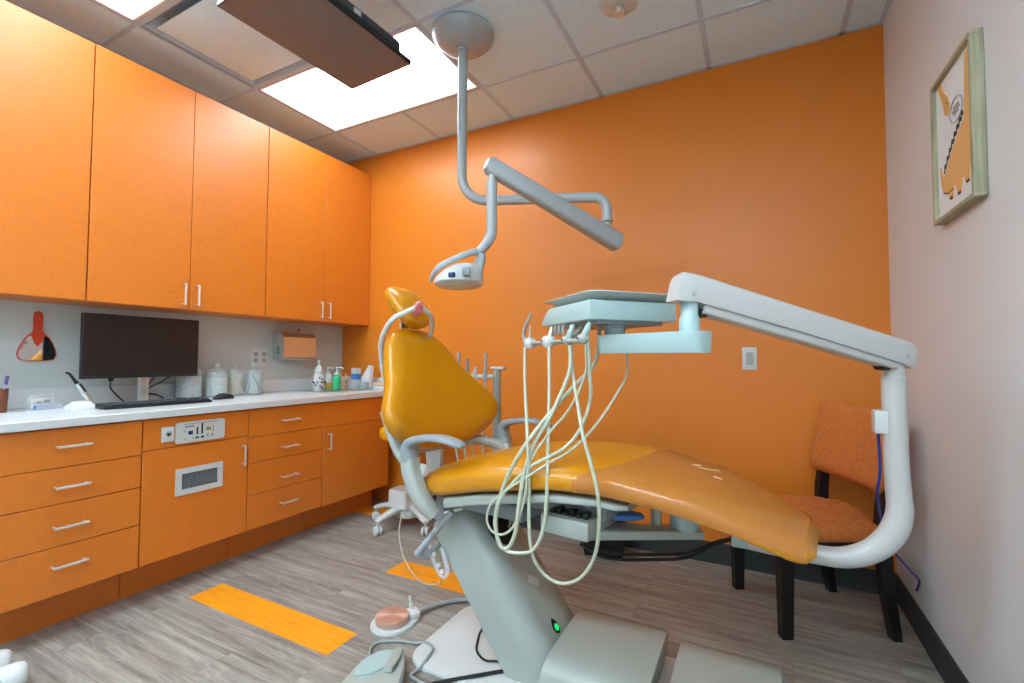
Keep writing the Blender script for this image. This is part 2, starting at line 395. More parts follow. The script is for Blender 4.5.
# ================================================================ CABINETS
XB = .615
def bar_handle(o, vertical, x, y, z, ln=.105):
    g = G(); d = Vector((0, 0, 1)) if vertical else Vector((0, 1, 0)); c = Vector((x, y, z))
    a = c-d*(ln/2-.006); b = c+d*(ln/2-.006)
    g.tube([a, a+Vector((.030, 0, 0))], .0045, n=8); g.tube([b, b+Vector((.030, 0, 0))], .0045, n=8)
    g.tube([c-d*ln/2+Vector((.030, 0, 0)), c+d*ln/2+Vector((.030, 0, 0))], .0055, n=8)
    return part('handle', g, 'chrome', o, 'brushed nickel bar handle')
def slab(o, name, y0, y1, z0, z1, x=XB, th=.019):
    return part(name, G().box2((x-th, y0+.0016, z0+.0016), (x, y1-.0016, z1-.0016), .0012, 1), 'laminate', o)
def base_cab(y0, y1, label):
    t = thing('base_cabinet', (.3, (y0+y1)/2, 0), label, 'cabinet', 'orange base cabinets along the left wall')
    g = G(); g.box2((.012, y0+.001, .165), (XB-.021, y1-.001, .813)); part('body', g, 'laminate', t)
    part('toe_kick', G().box2((.03, y0+.001, 0), (.458, y1-.001, .165)), 'laminate', t); return t
c1 = base_cab(-2.155, -1.677, 'leftmost orange base cabinet, a stack of four drawers')
for z0, z1, hz in ((.658, .81, .74), (.519, .658, .585), (.357, .519, .433), (.172, .357, .285)):
    d = slab(c1, 'drawer', -2.155, -1.677, z0, z1); bar_handle(d, False, XB, -1.915, hz)
c2 = base_cab(-1.675, -1.192, 'orange base cabinet with a white control panel above a vented door')
d = slab(c2, 'drawer', -1.675, -1.192, .672, .81)
# flowmeter control panel
g = G(); g.prism(rrect(.226, .098, .014), (XB, -1.435, .733), (0, 1, 0), (0, 0, 1), (.008, 0, 0))
g.prism(rrect(.168, .086, .006), (XB+.008, -1.437, .734), (0, 1, 0), (0, 0, 1), (.0015, 0, 0))
def pb(y, z, w, h, mi): g.mi = mi; g.box2((XB+.0085, -1.437+y-w/2, .734+z-h/2), (XB+.0115, -1.437+y+w/2, .734+z+h/2))
pb(-.048, -.004, .020, .017, 1); pb(-.018, .002, .006, .034, 2); pb(.004, .010, .007, .050, 2); pb(-.018, -.030, .013, .009, 2); pb(.006, -.030, .014, .009, 2)
pb(.034, .006, .021, .016, 3); pb(.030, -.025, .008, .009, 4); pb(.052, -.026, .008, .010, 5)
for y in (-.062, -.066): pb(-.072, y+.068, .004, .006, 6)
for z in (.014, .007, 0, -.007): pb(.057, z, .003, .004, 2)
pb(-.072, -.030, .007, .005, 6); pb(-.036, -.031, .006, .007, 6); pb(.0, .0385, .15, .003, 6)
# small raised print on the panel
for i in range(7): pb(-.070+i*.006, .026, .0042, .008 if i else .010, 6)
part('control_panel', g, ['plastic_white', 'navy', 'black_plastic', 'yellow_disp', 'teal_btn', 'red_btn', 'plastic_dark'], d, 'white gas control panel with small dark displays and slots')
g = G(); g.box2((XB, -1.606, .700), (XB+.012, -1.555, .769), .004)
g.mi = 1; g.lathe([(0, .012), (.013, .012), (.013, .016), (0, .016)], (XB, -1.5805, .738), (1, 0, 0), 16)
g.mi = 2; g.prism([(0, -.012), (.009, -.001), (.006, .005), (0, .003), (-.006, .005), (-.009, -.001)], (XB+.016, -1.5805, .737), (0, 1, 0), (0, 0, 1), (.001, 0, 0))
part('outlet_plate', g, ['plastic_white', 'plastic_grey', 'art_dark'], d, 'white gas outlet plate')
d = slab(c2, 'door', -1.675, -1.192, .172, .672); bar_handle(d, True, XB, -1.224, .578)
g = G()
for a, c in (((-1.54, .443), (-1.325, .468)), ((-1.54, .541), (-1.325, .566)), ((-1.54, .468), (-1.515, .541)), ((-1.35, .468), (-1.325, .541))):
    g.box2((XB, a[0], a[1]), (XB+.006, c[0], c[1]))
g.mi = 1; g.box2((XB, -1.515, .468), (XB+.001, -1.35, .541))
g.mi = 2
for i in range(-7, 22):
    for s in (1, -1):
        yb = -1.515+i*.0115; p = []
        a = (yb, .468); b = (yb+s*.073, .541)
        # clip to the opening
        if s == 1: lo, hi = max(yb, -1.515), min(yb+.073, -1.35)
        else: lo, hi = max(yb-.073, -1.515), min(yb, -1.35)
        if hi-lo < .004: continue
        zf = (lambda yy: .468+(yy-yb)*s)
        g.tube([(XB+.002, lo, zf(lo)), (XB+.002, hi, zf(hi))], .0011, n=4)
part('vent_grille', g, ['plastic_white', 'dark_void', 'plastic_dark'], d, 'white framed vent with a grey diagonal mesh')
c3 = base_cab(-1.190, -.712, 'orange base cabinet with four narrow drawers, right of the vented door')
for z0, z1, hz in ((.660, .81, .733), (.523, .660, .583), (.353, .523, .416), (.172, .353, .27)):
    d = slab(c3, 'drawer', -1.190, -.712, z0, z1); bar_handle(d, False, XB, -.95, hz)
c4 = base_cab(-.710, -.118, 'orange base cabinet under the sink at the far end of the run')
slab(c4, 'false_front', -.710, -.118, .652, .81)
d = slab(c4, 'door', -.710, -.118, .165, .652); bar_handle(d, True, XB, -.668, .562)

# worktop with an opening for the sink
t = thing('countertop', (.32, -1.08, .815), 'long white quartz countertop on the orange base cabinets', 'countertop')
g = G(); z0, z1 = .815, .85
sx0, sx1, sy0, sy1 = .14, .47, -.51, -.21
g.box2((0, -2.157, z0), (.64, sy0, z1), .003, 1); g.box2((0, sy1, z0), (.64, 0, z1), .003, 1)
g.box2((0, sy0, z0), (sx0, sy1, z1)); g.box2((sx1, sy0, z0), (.64, sy1, z1))
part('slab', g, 'quartz', t)
part('backsplash', G().box2((0, -2.157, .85), (.02, 0, .936), .002, 1).box2((.02, -.02, .85), (.62, 0, .936), .002, 1), 'quartz', t)
t = thing('sink', (.305, -.35, .70), 'small steel sink basin let into the white countertop', 'sink')
g = G(); pl = rrect(1, 1, .2)
def sr(w, h, z): return [Vector((.305+x*w, -.36+y*h, z)) for x, y in pl]
g.loft([sr(.355, .325, .8505), sr(.355, .325, .8535), sr(.325, .295, .8535), sr(.31, .28, .845), sr(.28, .25, .72), sr(.05, .05, .715)]); part('basin', g, 'steel', t)

# wall cabinets
XU = .293
def wall_cab(y0, ym, y1, label):
    t = thing('wall_cabinet', (XU/2, (y0+y1)/2, 1.342), label, 'cabinet', 'orange wall cabinets')
    part('body', G().box2((0.001, y0+.001, 1.342), (XU-.021, y1-.001, 2.548)), 'laminate', t)
    for a, b, hy in ((y0, ym, ym-.034), (ym, y1, ym+.034)):
        d = slab(t, 'door', a, b, 1.342, 2.548, XU); bar_handle(d, True, XU, hy, 1.422, .115)
wall_cab(-2.655, -2.21, -1.772, 'tall orange wall cabinet at the left edge above the red hand mirror')
wall_cab(-1.770, -1.332, -.892, 'tall orange two-door wall cabinet above the monitor')
wall_cab(-.890, -.445, -.003, 'tall orange two-door wall cabinet in the corner above the paper towel box')

# ================================================================ COUNTER THINGS
ZC = .8503
t = thing('monitor', (.16, -1.47, ZC), 'black computer monitor on a silver stand on the white counter', 'monitor')
part('housing', G().box2((.205, -1.757, .983), (.228, -1.242, 1.294), .004), 'black_plastic', t)
part('screen', G().box2((.2275, -1.752, 1.002), (.2290, -1.247, 1.289)), 'screen', t)
g = G(); g.box2((.165, -1.507, ZC+.008), (.19, -1.462, 1.12), .004); g.box2((.185, -1.53, 1.06), (.207, -1.44, 1.15), .003); part('stand', g, 'steel', t)
part('stand_base', G().prism(rrect(.15, .2, .03), (.17, -1.485, ZC), (1, 0, 0), (0, 1, 0), (0, 0, .008)), 'steel', t)
g = G(); g.tube([(.2, -1.63, .99), (.195, -1.63, .965), (.18, -1.62, .93), (.15, -1.575, .885), (.1, -1.53, .856)], .0035, 5, 8); g.box2((.19, -1.638, .968), (.21, -1.622, .99), .002)
g.tube([(.2, -1.44, .99), (.18, -1.455, .95), (.16, -1.463, .92)], .0035, 4, 8); g.tube([(.2, -1.36, .99), (.18, -1.40, .955), (.16, -1.44, .93), (.16, -1.462, .915)], .0035, 5, 8)
g.tube([(.16, -1.458, .895), (.13, -1.40, .885), (.08, -1.34, .86)], .0045, 5, 8)
part('cable', g, 'black_rubber', t)

t = thing('keyboard', (.36, -1.50, ZC), 'black computer keyboard lying below the monitor', 'keyboard')
Rk = RZ(-3.5); kc = Vector((.365, -1.512, ZC))
g = G(); g.box(kc+Vector((0, 0, .008)), (.155, .45, .014), .004, 2, Rk); part('case', g, 'black_plastic', t)
g = G()
for r in range(6):
    for c in range(21):
        if c in (15, 18) and r != 9: continue
        p = Vector((-.058+r*.0232, -.208+c*.0208, .018)); g.box(kc+Rk @ p, (.018, .017, .006), .002, 1, Rk)
part('keys', g, 'key_plastic', t, kind='stuff')
t = thing('computer_mouse', (.31, -1.15, ZC), 'black computer mouse on the counter right of the keyboard', 'mouse')
g = G(); rows = []
for i in range(9):
    a = i/8; xx = -.055+.11*a; k = max(.02, math.sin(PI*min(1, max(0, .06+.88*a)))**.6)
    rows.append(((.315+0*xx, -1.147+xx, ZC+.017*k), (1, 0, 0), (0, 0, 1), .031*k, .017*k, 0))
g.pillow(rows, 20, 2.3); part('shell', g, 'black_plastic', t)
part('wheel', G().lathe([(0, -.003), (.008, -.003), (.008, .003), (0, .003)], (.315, -1.118, ZC+.027), (1, 0, 0), 14), 'plastic_dark', t)

def jar(x, y, r, h, label, fill):
    t = thing('glass_jar', (x, y, ZC), label, 'jar', 'lidded glass jars on the counter')
    part('glass', G().lathe([(0, 0), (r*.94, 0), (r, .006), (r, h-.012), (r*.9, h), (r*.86, h), (r*.96, h-.014), (r*.96, .008), (0, .006)], (x, y, ZC)), 'glass', t)
    part('lid', G().lathe([(0, h+.001), (r*1.0, h+.001), (r*1.02, h+.006), (r*.8, h+.014), (r*.25, h+.020), (r*.15, h+.024), (r*.3, h+.032), (r*.3, h+.042), (r*.12, h+.050), (0, h+.05)], (x, y, ZC)), 'glass', t)
    fill(t, x, y, r*.93, h)
def fill_cotton(fr):
    def f(t, x, y, r, h):
        g = G()
        hh = h*fr; n = 22
        prof = [(0, .009), (r*.95, .009), (r, .014)]+[(r*(1-.012*(i % 2)), .014+(hh-.024)*i/8) for i in range(1, 9)]+[(r*.9, hh), (0, hh+.004)]
        g.lathe(prof, (x, y, ZC), n=24)
        part('cotton', g, 'cotton', t, 'white cotton filling')
    return f
def fill_sticks(m, n, rad, odd=None, flat=False):
    def f(t, x, y, r, h):
        for k in range(n):
            a = random.random()*2*PI; rr = r*math.sqrt(random.random())*.6
            lean = random.uniform(-.25, .45)*r*1.6
            if k == 0: a, rr, lean = .1, r*.70, -r*1.3
            p = Vector((x+rr*math.cos(a), y+rr*math.sin(a)-lean*.5, ZC+.010)); q = Vector((x+rr*math.cos(a)*.9, min(y+r*.7, max(y-r*.7, y+rr*math.sin(a)+lean*.5)), ZC+h*random.uniform(.78, .9)))
            p.y = min(y+r*.68, max(y-r*.68, p.y)); q.y = min(y+r*.68, max(y-r*.68, q.y))
            g = G()
            if flat: g.ribbon([p, q], .008, .0012, (0, 1, .1), n=10)
            else: g.tube([p, q], rad, n=7)
            part('stick', g, odd if (odd and k == 0) else m, t)
    return f
jar(.09, -1.215, .068, .165, 'glass jar of white cotton half hidden behind the right edge of the monitor', fill_cotton(.76))
jar(.14, -1.085, .060, .155, 'glass jar of white gauze, first fully visible jar right of the monitor', fill_cotton(.74))
jar(.135, -.970, .050, .150, 'glass jar of pale wooden sticks between two jars of white contents', fill_sticks('wood_stick', 16, .004, None, True))
jar(.155, -.865, .056, .148, 'glass jar of thin white sticks with one purple stick, rightmost of the jars', fill_sticks('white_paper', 46, .0032, 'purple'))

# curing light pen on its charging base
t = thing('curing_light', (.28, -1.75, ZC), 'pen-shaped curing light standing in a white charging base on the counter', 'curing light')
def rr3(cx, cy, z, w, h, r, R=None):
    R = R or Matrix.Identity(3); return [Vector((cx, cy, z))+R @ Vector((x, y, 0)) for x, y in rrect(w, h, r)]
g = G(); g.loft([rr3(.28, -1.770, ZC, .085, .098, .012), rr3(.28, -1.770, ZC+.012, .083, .095, .012), rr3(.28, -1.770, ZC+.030, .06, .062, .012), rr3(.28, -1.772, ZC+.036, .04, .04, .01)])
part('base', g, 'plastic_white', t)
p0 = Vector((.28, -1.733, ZC+.022)); p1 = Vector((.275, -1.785, ZC+.115)); p2 = Vector((.272, -1.812, ZC+.160))
wand = part('wand', G().tube([p0, p0.lerp(p1, .5), p1], [.010, .011, .0085], 1, 14), 'steel', t)
part('tip', G().tube([p1, p1.lerp(p2, .5), p2, p2+Vector((.004, -.012, .004))], [.0085, .006, .005, .0055], 2, 12), 'black_rubber', wand)
q = (p1-p0).normalized(); g = G(); g.tube([p0.lerp(p1, .55)+Vector((.006, .004, .004)), p0.lerp(p1, .95)+Vector((.005, .004, .004))], .006, n=8); part('grip', g, 'black_rubber', wand)

# business card holder
t = thing('card_holder', (.17, -1.85, ZC), 'clear card holder with small white and blue cards on the counter', 'card holder')
g = G(); R = RZ(22)
def cb(c, s, bev=0): g.box(Vector((.165, -1.855, ZC))+R @ Vector(c), s, bev, 1, R)
cb((0, 0, .002), (.05, .105, .004)); cb((-.022, 0, .034), (.003, .105, .064)); cb((.022, 0, .012), (.003, .105, .022)); part('holder', g, 'clear_plastic', t)
g = G(); cb((-.012, 0, .028), (.012, .089, .046)); g.mi = 1; cb((-.003, 0, .012), (.007, .089, .013)); g.mi = 2; cb((-.0055, .012, .035), (.0015, .024, .010)); cb((-.0055, -.022, .033), (.0015, .022, .006))
part('cards', g, ['white_paper', 'blue', 'plastic_dark'], t)

# pen cup at the left edge
t = thing('pen_cup', (.17, -2.03, ZC), 'brown cup of pens cut off by the left edge of the picture', 'pen cup')
part('cup', G().lathe([(0, 0), (.040, 0), (.043, .10), (.040, .10), (.037, .004), (0, .004)], (.17, -2.018, ZC)), 'brown', t)
for i, (dx, dy, ty, hh, mm) in enumerate(((.015, .030, .012, .150, 'lilac'), (-.012, .012, 0, .175, 'purple'), (.0, -.01, -.02, .165, 'black_plastic'), (-.01, -.022, -.03, .18, 'red'))):
    a = Vector((.17+dx*.6, -2.018+dy*.6, ZC+.006)); b = Vector((.17+dx, -2.018+dy+ty*.3, ZC+hh))
    pn = thing('pen', a, ['lilac pen at the front of the brown cup at the left edge', 'purple pen in the brown cup at the left edge', 'black pen in the brown cup at the left edge', 'red pen at the back of the brown cup at the left edge'][i], 'pen', 'pens in the cup')
    part('barrel', G().tube([a, b], .0045, n=10), mm, pn); part('cap', G().tube([a.lerp(b, .78), b+(b-a).normalized()*.004], .0058, n=10), 'purple' if mm == 'lilac' else mm, pn)

# hand mirror on the wall
t = thing('hand_mirror', (.0, -1.84, 1.06), 'tooth-shaped hand mirror with a red-orange handle hung on the wall left of the monitor', 'mirror')
def mir(s):
    pts = [(.030*s, .0), (.060, .006), (.069, .028), (.066, .052), (.054, .085), (.040, .112), (.022, .130), (.0155, .145), (.0165, .205), (.0135, .228), (0, .236)]
    r = [(x*s if i else x, z) for i, (x, z) in enumerate(pts)]
    return r+[(-x, z) for x, z in r[::-1][1:]]
part('frame', G().prism(mir(1), (.002, -1.84, 1.066), (0, 1, 0), (0, 0, 1), (.008, 0, 0)), 'red', t)
g = G(); mp = [(.028, .003), (.057, .009), (.065, .029), (.062, .052), (.051, .084), (.037, .110), (.024, .119), (.012, .082), (0, .068)]
g.prism(mp+[(-x, z) for x, z in mp[::-1][1:]], (.010, -1.84, 1.066), (0, 1, 0), (0, 0, 1), (.001, 0, 0)); part('mirror_glass', g, 'mirror', t)

# duplex wall outlet
t = thing('wall_outlet', (0, -.722, 1.03), 'white double wall outlet between the glass jars and the paper towel box', 'outlet')
part('plate', G().box2((.0, -.781, 1.030), (.006, -.664, 1.148), .003), 'white_paper', t)
g = G()
for yy in (-.753, -.692):
    for zz in (1.068, 1.110):
        g.mi = 0; g.prism(rrect(.034, .030, .010), (.006, yy, zz), (0, 1, 0), (0, 0, 1), (.002, 0, 0)); g.mi = 1
        for s in (-.006, .006): g.box2((.0078, yy+s-.001, zz), (.0086, yy+s+.001, zz+.008))
        g.box2((.0078, yy-.002, zz-.009), (.0086, yy+.002, zz-.005))
part('socket', g, ['plastic_grey', 'dark_void'], t)

# paper towel dispenser
t = thing('towel_dispenser', (.06, -.49, 1.08), 'steel paper towel dispenser with a mirror-like front on the wall by the corner', 'towel dispenser')
g = G(); g.loft([[Vector((x, y, z)) for x, z in ((.0, 1.085), (.115, 1.085), (.12, 1.09), (.115, 1.23), (.085, 1.262), (.0, 1.262))] for y in (-.625, -.360)])
part('housing', g, 'steel', t)
part('lock_plate', G().box2((.05, -.6285, 1.11), (.07, -.625, 1.17)), 'plastic_dark', t)
part('paper', G().box2((.03, -.60, 1.072), (.10, -.37, 1.0849), .004), 'white_paper', t)
part('key', G().tube([(.09, -.485, 1.262), (.09, -.485, 1.285)], .003, n=8).box2((.087, -.49, 1.28), (.093, -.48, 1.293)), 'brown', t)

# soap bottles and the corner clutter
def pump(t, x, y, z, m, s=1.):
    g = G(); g.lathe([(0, 0), (.015*s, 0), (.015*s, .014*s), (.006*s, .017*s), (.005*s, .04*s), (.010*s, .042*s), (.010*s, .052*s), (0, .053*s)], (x, y, z), n=14)
    g.tube([(x, y, z+.047*s), (x+.02*s, y+.02*s, z+.047*s), (x+.03*s, y+.03*s, z+.038*s)], .004*s, 3, 8); part('pump', g, m, t)
x, y = .20, -.397
t = thing('soap_bottle', (x, y, ZC), 'rounded white patterned soap bottle, leftmost of the bottles by the sink', 'soap bottle', 'soap bottles beside the sink')
g = G(); g.lathe([(0, 0), (.046, 0), (.050, .02), (.050, .07), (.042, .105), (.024, .128), (.018, .136), (0, .137)], (x, y, ZC), sx=.75); g.mi = 1
for k in range(16):
    a = random.uniform(-PI*.6, PI*.5); zz = random.uniform(.02, .1); r = .051 if zz < .075 else .045
    g.lathe([(0, -.003), (.007, -.003), (.007, .002), (0, .002)], (x+.75*r*math.cos(a), y+r*math.sin(a), ZC+zz), (math.cos(a), math.sin(a), 0), 7)
part('bottle', g, ['plastic_white', 'art_dark'], t)
part('pump', G().lathe([(0, 0), (.030, 0), (.031, .012), (.018, .042), (.009, .050), (.008, .072), (.011, .074), (.009, .086), (0, .088)], (x, y, ZC+.132)), 'plastic_white', t)
x, y = .185, -.302
t = thing('soap_bottle', (x, y, ZC), 'clear soap bottle with amber liquid behind the green one', 'soap bottle', 'soap bottles beside the sink')
b = part('bottle', G().lathe([(0, 0), (.034, 0), (.036, .008), (.036, .085), (.030, .11), (.014, .122), (0, .122)], (x, y, ZC), sx=.75), 'plastic_white', t)
part('liquid', G().lathe([(0, .004), (.0365, .006), (.0375, .02), (.0375, .052), (.0365, .055), (0, .055)], (x, y, ZC), sx=.75), 'amber_liquid', t); pump(t, x, y, ZC+.122, 'plastic_white', .9)
x, y = .275, -.300
t = thing('soap_bottle', (x, y, ZC+.0035), 'green soap bottle with a white pump beside the sink', 'soap bottle', 'soap bottles beside the sink')
part('bottle', G().lathe([(0, 0), (.031, 0), (.033, .006), (.033, .08), (.028, .10), (.013, .110), (0, .110)], (x, y, ZC+.0035), sx=.7), 'green_liquid', t); pump(t, x, y, ZC+.113, 'plastic_white', 1.1)
x, y = .205, -.175
t = thing('tan_pot', (x, y, ZC), 'small tan pot of short wooden sticks between the green soap and the wire basket', 'pot')
part('pot', G().lathe([(0, 0), (.034, 0), (.037, .07), (.033, .07), (.031, .006), (0, .006)], (x, y, ZC)), 'tan', t)
for k in range(7):
    a = k*.9; b0 = Vector((x+.012*math.cos(a), y+.012*math.sin(a), ZC+.008)); b1 = Vector((x+.03*math.cos(a), y+.03*math.sin(a), ZC+.095+.012*(k % 3)))
    part('stick', G().tube([b0, b1], .0035, n=6), 'wood_stick', t)
t = thing('wire_basket', (.362, -.135, ZC), 'white wire basket holding boxes at the corner of the counter', 'basket')
bx0, bx1, by0, by1 = .275, .45, -.195, -.075; hh = .072
g = G()
for z in (.003, hh*.55, hh): g.tube([(bx0, by0, ZC+z), (bx1, by0, ZC+z), (bx1, by1, ZC+z), (bx0, by1, ZC+z), (bx0, by0, ZC+z)], .0016, n=6)
for i in range(8):
    xx = bx0+(bx1-bx0)*i/7
    for yy in (by0, by1): g.tube([(xx, yy, ZC+.001), (xx, yy, ZC+hh)], .0014, n=6)
for i in range(1, 5):
    yy = by0+(by1-by0)*i/5
    for xx in (bx0, bx1): g.tube([(xx, yy, ZC+.001), (xx, yy, ZC+hh)], .0014, n=6)
    g.tube([(bx0, yy, ZC+.003), (bx1, yy, ZC+.003)], .0014, n=6)
part('wire', g, 'steel', t)
t = thing('paste_box', (.306, -.145, ZC+.006), 'white and blue box standing upright at the left of the wire basket', 'box')
g = G(); g.box2((.282, -.17, ZC+.006), (.33, -.12, ZC+.075)); g.mi = 1; g.box2((.2815, -.1705, ZC+.075), (.3305, -.1195, ZC+.118)); g.mi = 0; g.box2((.282, -.17, ZC+.118), (.33, -.12, ZC+.160)); part('carton', g, ['plastic_white', 'blue'], t)
t = thing('tissue_packet', (.39, -.12, ZC+.006), 'white folded packet leaning in the wire basket', 'packet')
g = G(); g.prism([(0, 0), (.085, 0), (.078, .165), (.050, .175), (.0, .09)], (.350, -.140, ZC+.006), (1, 0, 0), (0, .15, 1), (0, .03, 0)); part('packet', g, 'white_paper', t)
t = thing('card_box', (.39, -.174, ZC+.006), 'low pale box in front of the folded packet in the wire basket', 'box')
part('carton', G().box2((.345, -.188, ZC+.006), (.44, -.160, ZC+.062), .002), 'plastic_teal', t)
t = thing('plastic_tray', (.545, -.11, ZC), 'low tan and white tray at the end of the counter behind the dental chair', 'tray')
g = G(); g.box2((.50, -.17, ZC), (.61, -.05, ZC+.035), .006); g.mi = 1; g.box2((.498, -.172, ZC+.035), (.612, -.048, ZC+.055), .006); part('body', g, ['plastic_white', 'tan'], t)

# ================================================================ CEILING TV
t = thing('ceiling_tv', (1.40, -1.48, 2.44), 'black flat television hung face down under the ceiling', 'television')
zt = 2.392; R = RZ(-3.2); tc_ = Vector((1.449, -1.466, zt))
def tb(g, c, s, bev=0, seg=2): g.box(tc_+R @ Vector(c), s, bev, seg, R)
g = G(); tb(g, (0, 0, .012), (.386, .628, .022), .003); part('bezel', g, 'black_plastic', t)
g = G(); tb(g, (0, 0, .0005), (.378, .620, .002)); part('screen', g, 'tv_reflect', t)
g = G(); tb(g, (0, -.01, .056), (.352, .57, .070), .024, 3); tb(g, (.176, -.10, .055), (.010, .22, .036), .003); tb(g, (.176, .13, .055), (.010, .14, .034), .003)
g.mi = 1; tb(g, (.1815, .02, .055), (.002, .035, .020)); part('housing', g, ['tv_back', 'plastic_white'], t)
g = G(); tb(g, (0, 0, .103), (.2, .2, .026), .004); g.tube([tc_+Vector((0, 0, .1)), tc_+Vector((0, 0, H-zt))], .022, n=16); g.lathe([(0, 0), (.07, 0), (.07, -.012), (0, -.012)], (tc_.x, tc_.y, H)); part('mount', g, 'black_plastic', t)

# ================================================================ EXAM LIGHT
PX, PY = 1.735, -.867
t = thing('exam_light', (PX, PY, H), 'grey dental exam light on a jointed arm hanging from the ceiling', 'dental light')
part('canopy', G().lathe([(0, .0), (.150, .0), (.154, -.012), (.146, -.034), (.118, -.060), (.075, -.078), (.03, -.084), (0, -.084)], (PX, PY, H), n=40), 'lamp_grey', t)
be = Vector((2.400, -.655, 1.842))
d = (be-Vector((PX, PY, 1.852))); d.z = 0; d.normalize()
P0 = Vector((PX, PY, 1.852)); r = .13; pts = [(PX, PY, H-.06), (PX, PY, 2.3), (PX, PY, 1.852+r+.02)]
for a in range(0, 91, 15): pts.append(P0+Vector((0, 0, r))+d*(r-r*math.cos(math.radians(a)))-Vector((0, 0, 1))*r*math.sin(math.radians(a)))
pts += [P0+d*(r+.03), be-d*.10]
rb = .065
for a in range(0, 91, 15): pts.append(be-d*rb+d*rb*math.sin(math.radians(a))-Vector((0, 0, 1))*(rb-rb*math.cos(math.radians(a))))
pts.append(be+Vector((0, 0, -.11)))
part('pole', G().tube(pts, .0235, 1, 20), 'lamp_grey', t)
g = G(); g.lathe([(.026, -.105), (.027, -.112), (.027, -.118), (.018, -.122), (.018, -.19), (0, -.19)], be, n=20)
part('collar', g, 'plastic_grey', t); part('ring', G().lathe([(0, 0), (.027, 0), (.029, -.004), (.029, -.012), (0, -.013)], (PX, PY, 2.617), n=24), 'lamp_grey', t)
A0 = be+Vector((.040, .026, -.215)); A1 = Vector((2.058, -1.158, 1.866))
ad = (A1-A0).normalized(); sd = ad.cross(Vector((0, 0, 1))).normalized()
part('spring_arm', G().ribbon([A0-ad*.012, A0, A0.lerp(A1, .5), A1-ad*.005, A1+ad*.012], [.026, .036, .033, .031, .020], [.030, .043, .037, .034, .022], sd, 1, 24, 3.6), 'lamp_grey', t)
dp = A1-ad*.016
part('knuckle', G().tube([dp+Vector((0, 0, -.01)), dp+Vector((0, 0, -.07))], .014, n=16), 'plastic_grey', t)
dp2 = dp+Vector((0, 0, -.055))
part('drop_tube', G().tube([dp2, dp2+Vector((0, 0, -.10)), dp2+Vector((0, 0, -.205)), dp2+Vector((-.006, 0, -.230)), dp2+Vector((-.026, -.006, -.262)), dp2+Vector((-.050, -.012, -.286))], [.0215, .0215, .0215, .0215, .0205, .018], 3, 20), 'lamp_grey', t)
hc = Vector((1.925, -1.165, 1.397)); yk = dp2+Vector((-.050, -.012, -.286))
g = G(); R = Matrix.Rotation(math.radians(-3), 3, 'Y')
rings = []
for k, (f, z, sx_) in enumerate(((.90, -.012, 0), (1.0, -.004, 0), (1.0, .006, .0), (.93, .024, .008), (.76, .048, .022), (.5, .066, .036), (.2, .074, .04), (.03, .075, .04))):
    rings.append([hc+R @ Vector((sx_+.094*f*math.cos(a), .115*f*math.sin(a), z)) for a in [2*PI*i/32 for i in range(32)]])
g.loft(rings); hb = part('lamp_head', g, 'plastic_white', t)
g = G(); g.loft([[hc+R @ Vector((.09*f*math.cos(a), .11*f*math.sin(a), z)) for a in [2*PI*i/32 for i in range(32)]] for f, z in ((1, -.010), (.92, -.016), (.6, -.023), (.02, -.026))]); part('lens', g, 'clear_plastic', hb, 'clear lens facing down')
g = G(); g.box(hc+R @ Vector((.036, -.104, .012)), (.026, .016, .020), .003, 2, R); part('switch', g, 'navy', hb, 'navy blue switch')
g = G(); g.box(hc+R @ Vector((.082, -.070, .024)), (.030, .030, .034), .004, 2, R @ Matrix.Rotation(.5, 3, 'Z')); part('side_pod', g, 'plastic_dark', hb)
g = G()
g.ribbon([yk, yk+Vector((-.03, -.035, -.012)), hc+Vector((-.018, -.095, .058)), hc+Vector((-.068, -.085, .028)), hc+Vector((-.090, -.070, .006))], [.014, .013, .011, .009], [.010, .010, .009, .007], (0, 0, 1), 5, 14)
g.ribbon([yk, yk+Vector((.004, .01, -.025)), hc+Vector((.085, .02, .05)), hc+Vector((.082, .02, .015))], [.014, .014, .013, .011], [.018, .018, .015, .012], (0, 1, 0), 4, 14)
g.ribbon([yk, yk+Vector((-.02, .04, -.012)), hc+Vector((-.01, .10, .070)), hc+Vector((-.060, .075, .034)), hc+Vector((-.092, .05, .012))], [.014, .013, .011, .009], [.010, .010, .009, .007], (0, 0, 1), 5, 14)
part('yoke', g, 'lamp_grey', t)

# ================================================================ DENTAL CHAIR
CA = math.radians(7); CO = Vector((2.0, -1.18, 0)); e1 = Vector((math.cos(CA), -math.sin(CA), 0)); e2 = Vector((math.sin(CA), math.cos(CA), 0)); UZ = Vector((0, 0, 1))
def cl(u, v, z): return CO+e1*u+e2*v+UZ*z
ch = thing('dental_chair', (2.15, -1.18, 0), 'mustard yellow dental chair on a sage grey lift base in the middle of the room', 'dental chair')
# floor plate
g = G()
pl = rrect(1.12, .46, .09, 6)
g.loft([[Vector((2.43+x*k, -1.195+y*k, z)) for x, y in pl] for k, z in ((1, .0007), (1, .010), (.985, .016))])
part('base_plate', g, 'plastic_white', ch, 'pale floor plate')
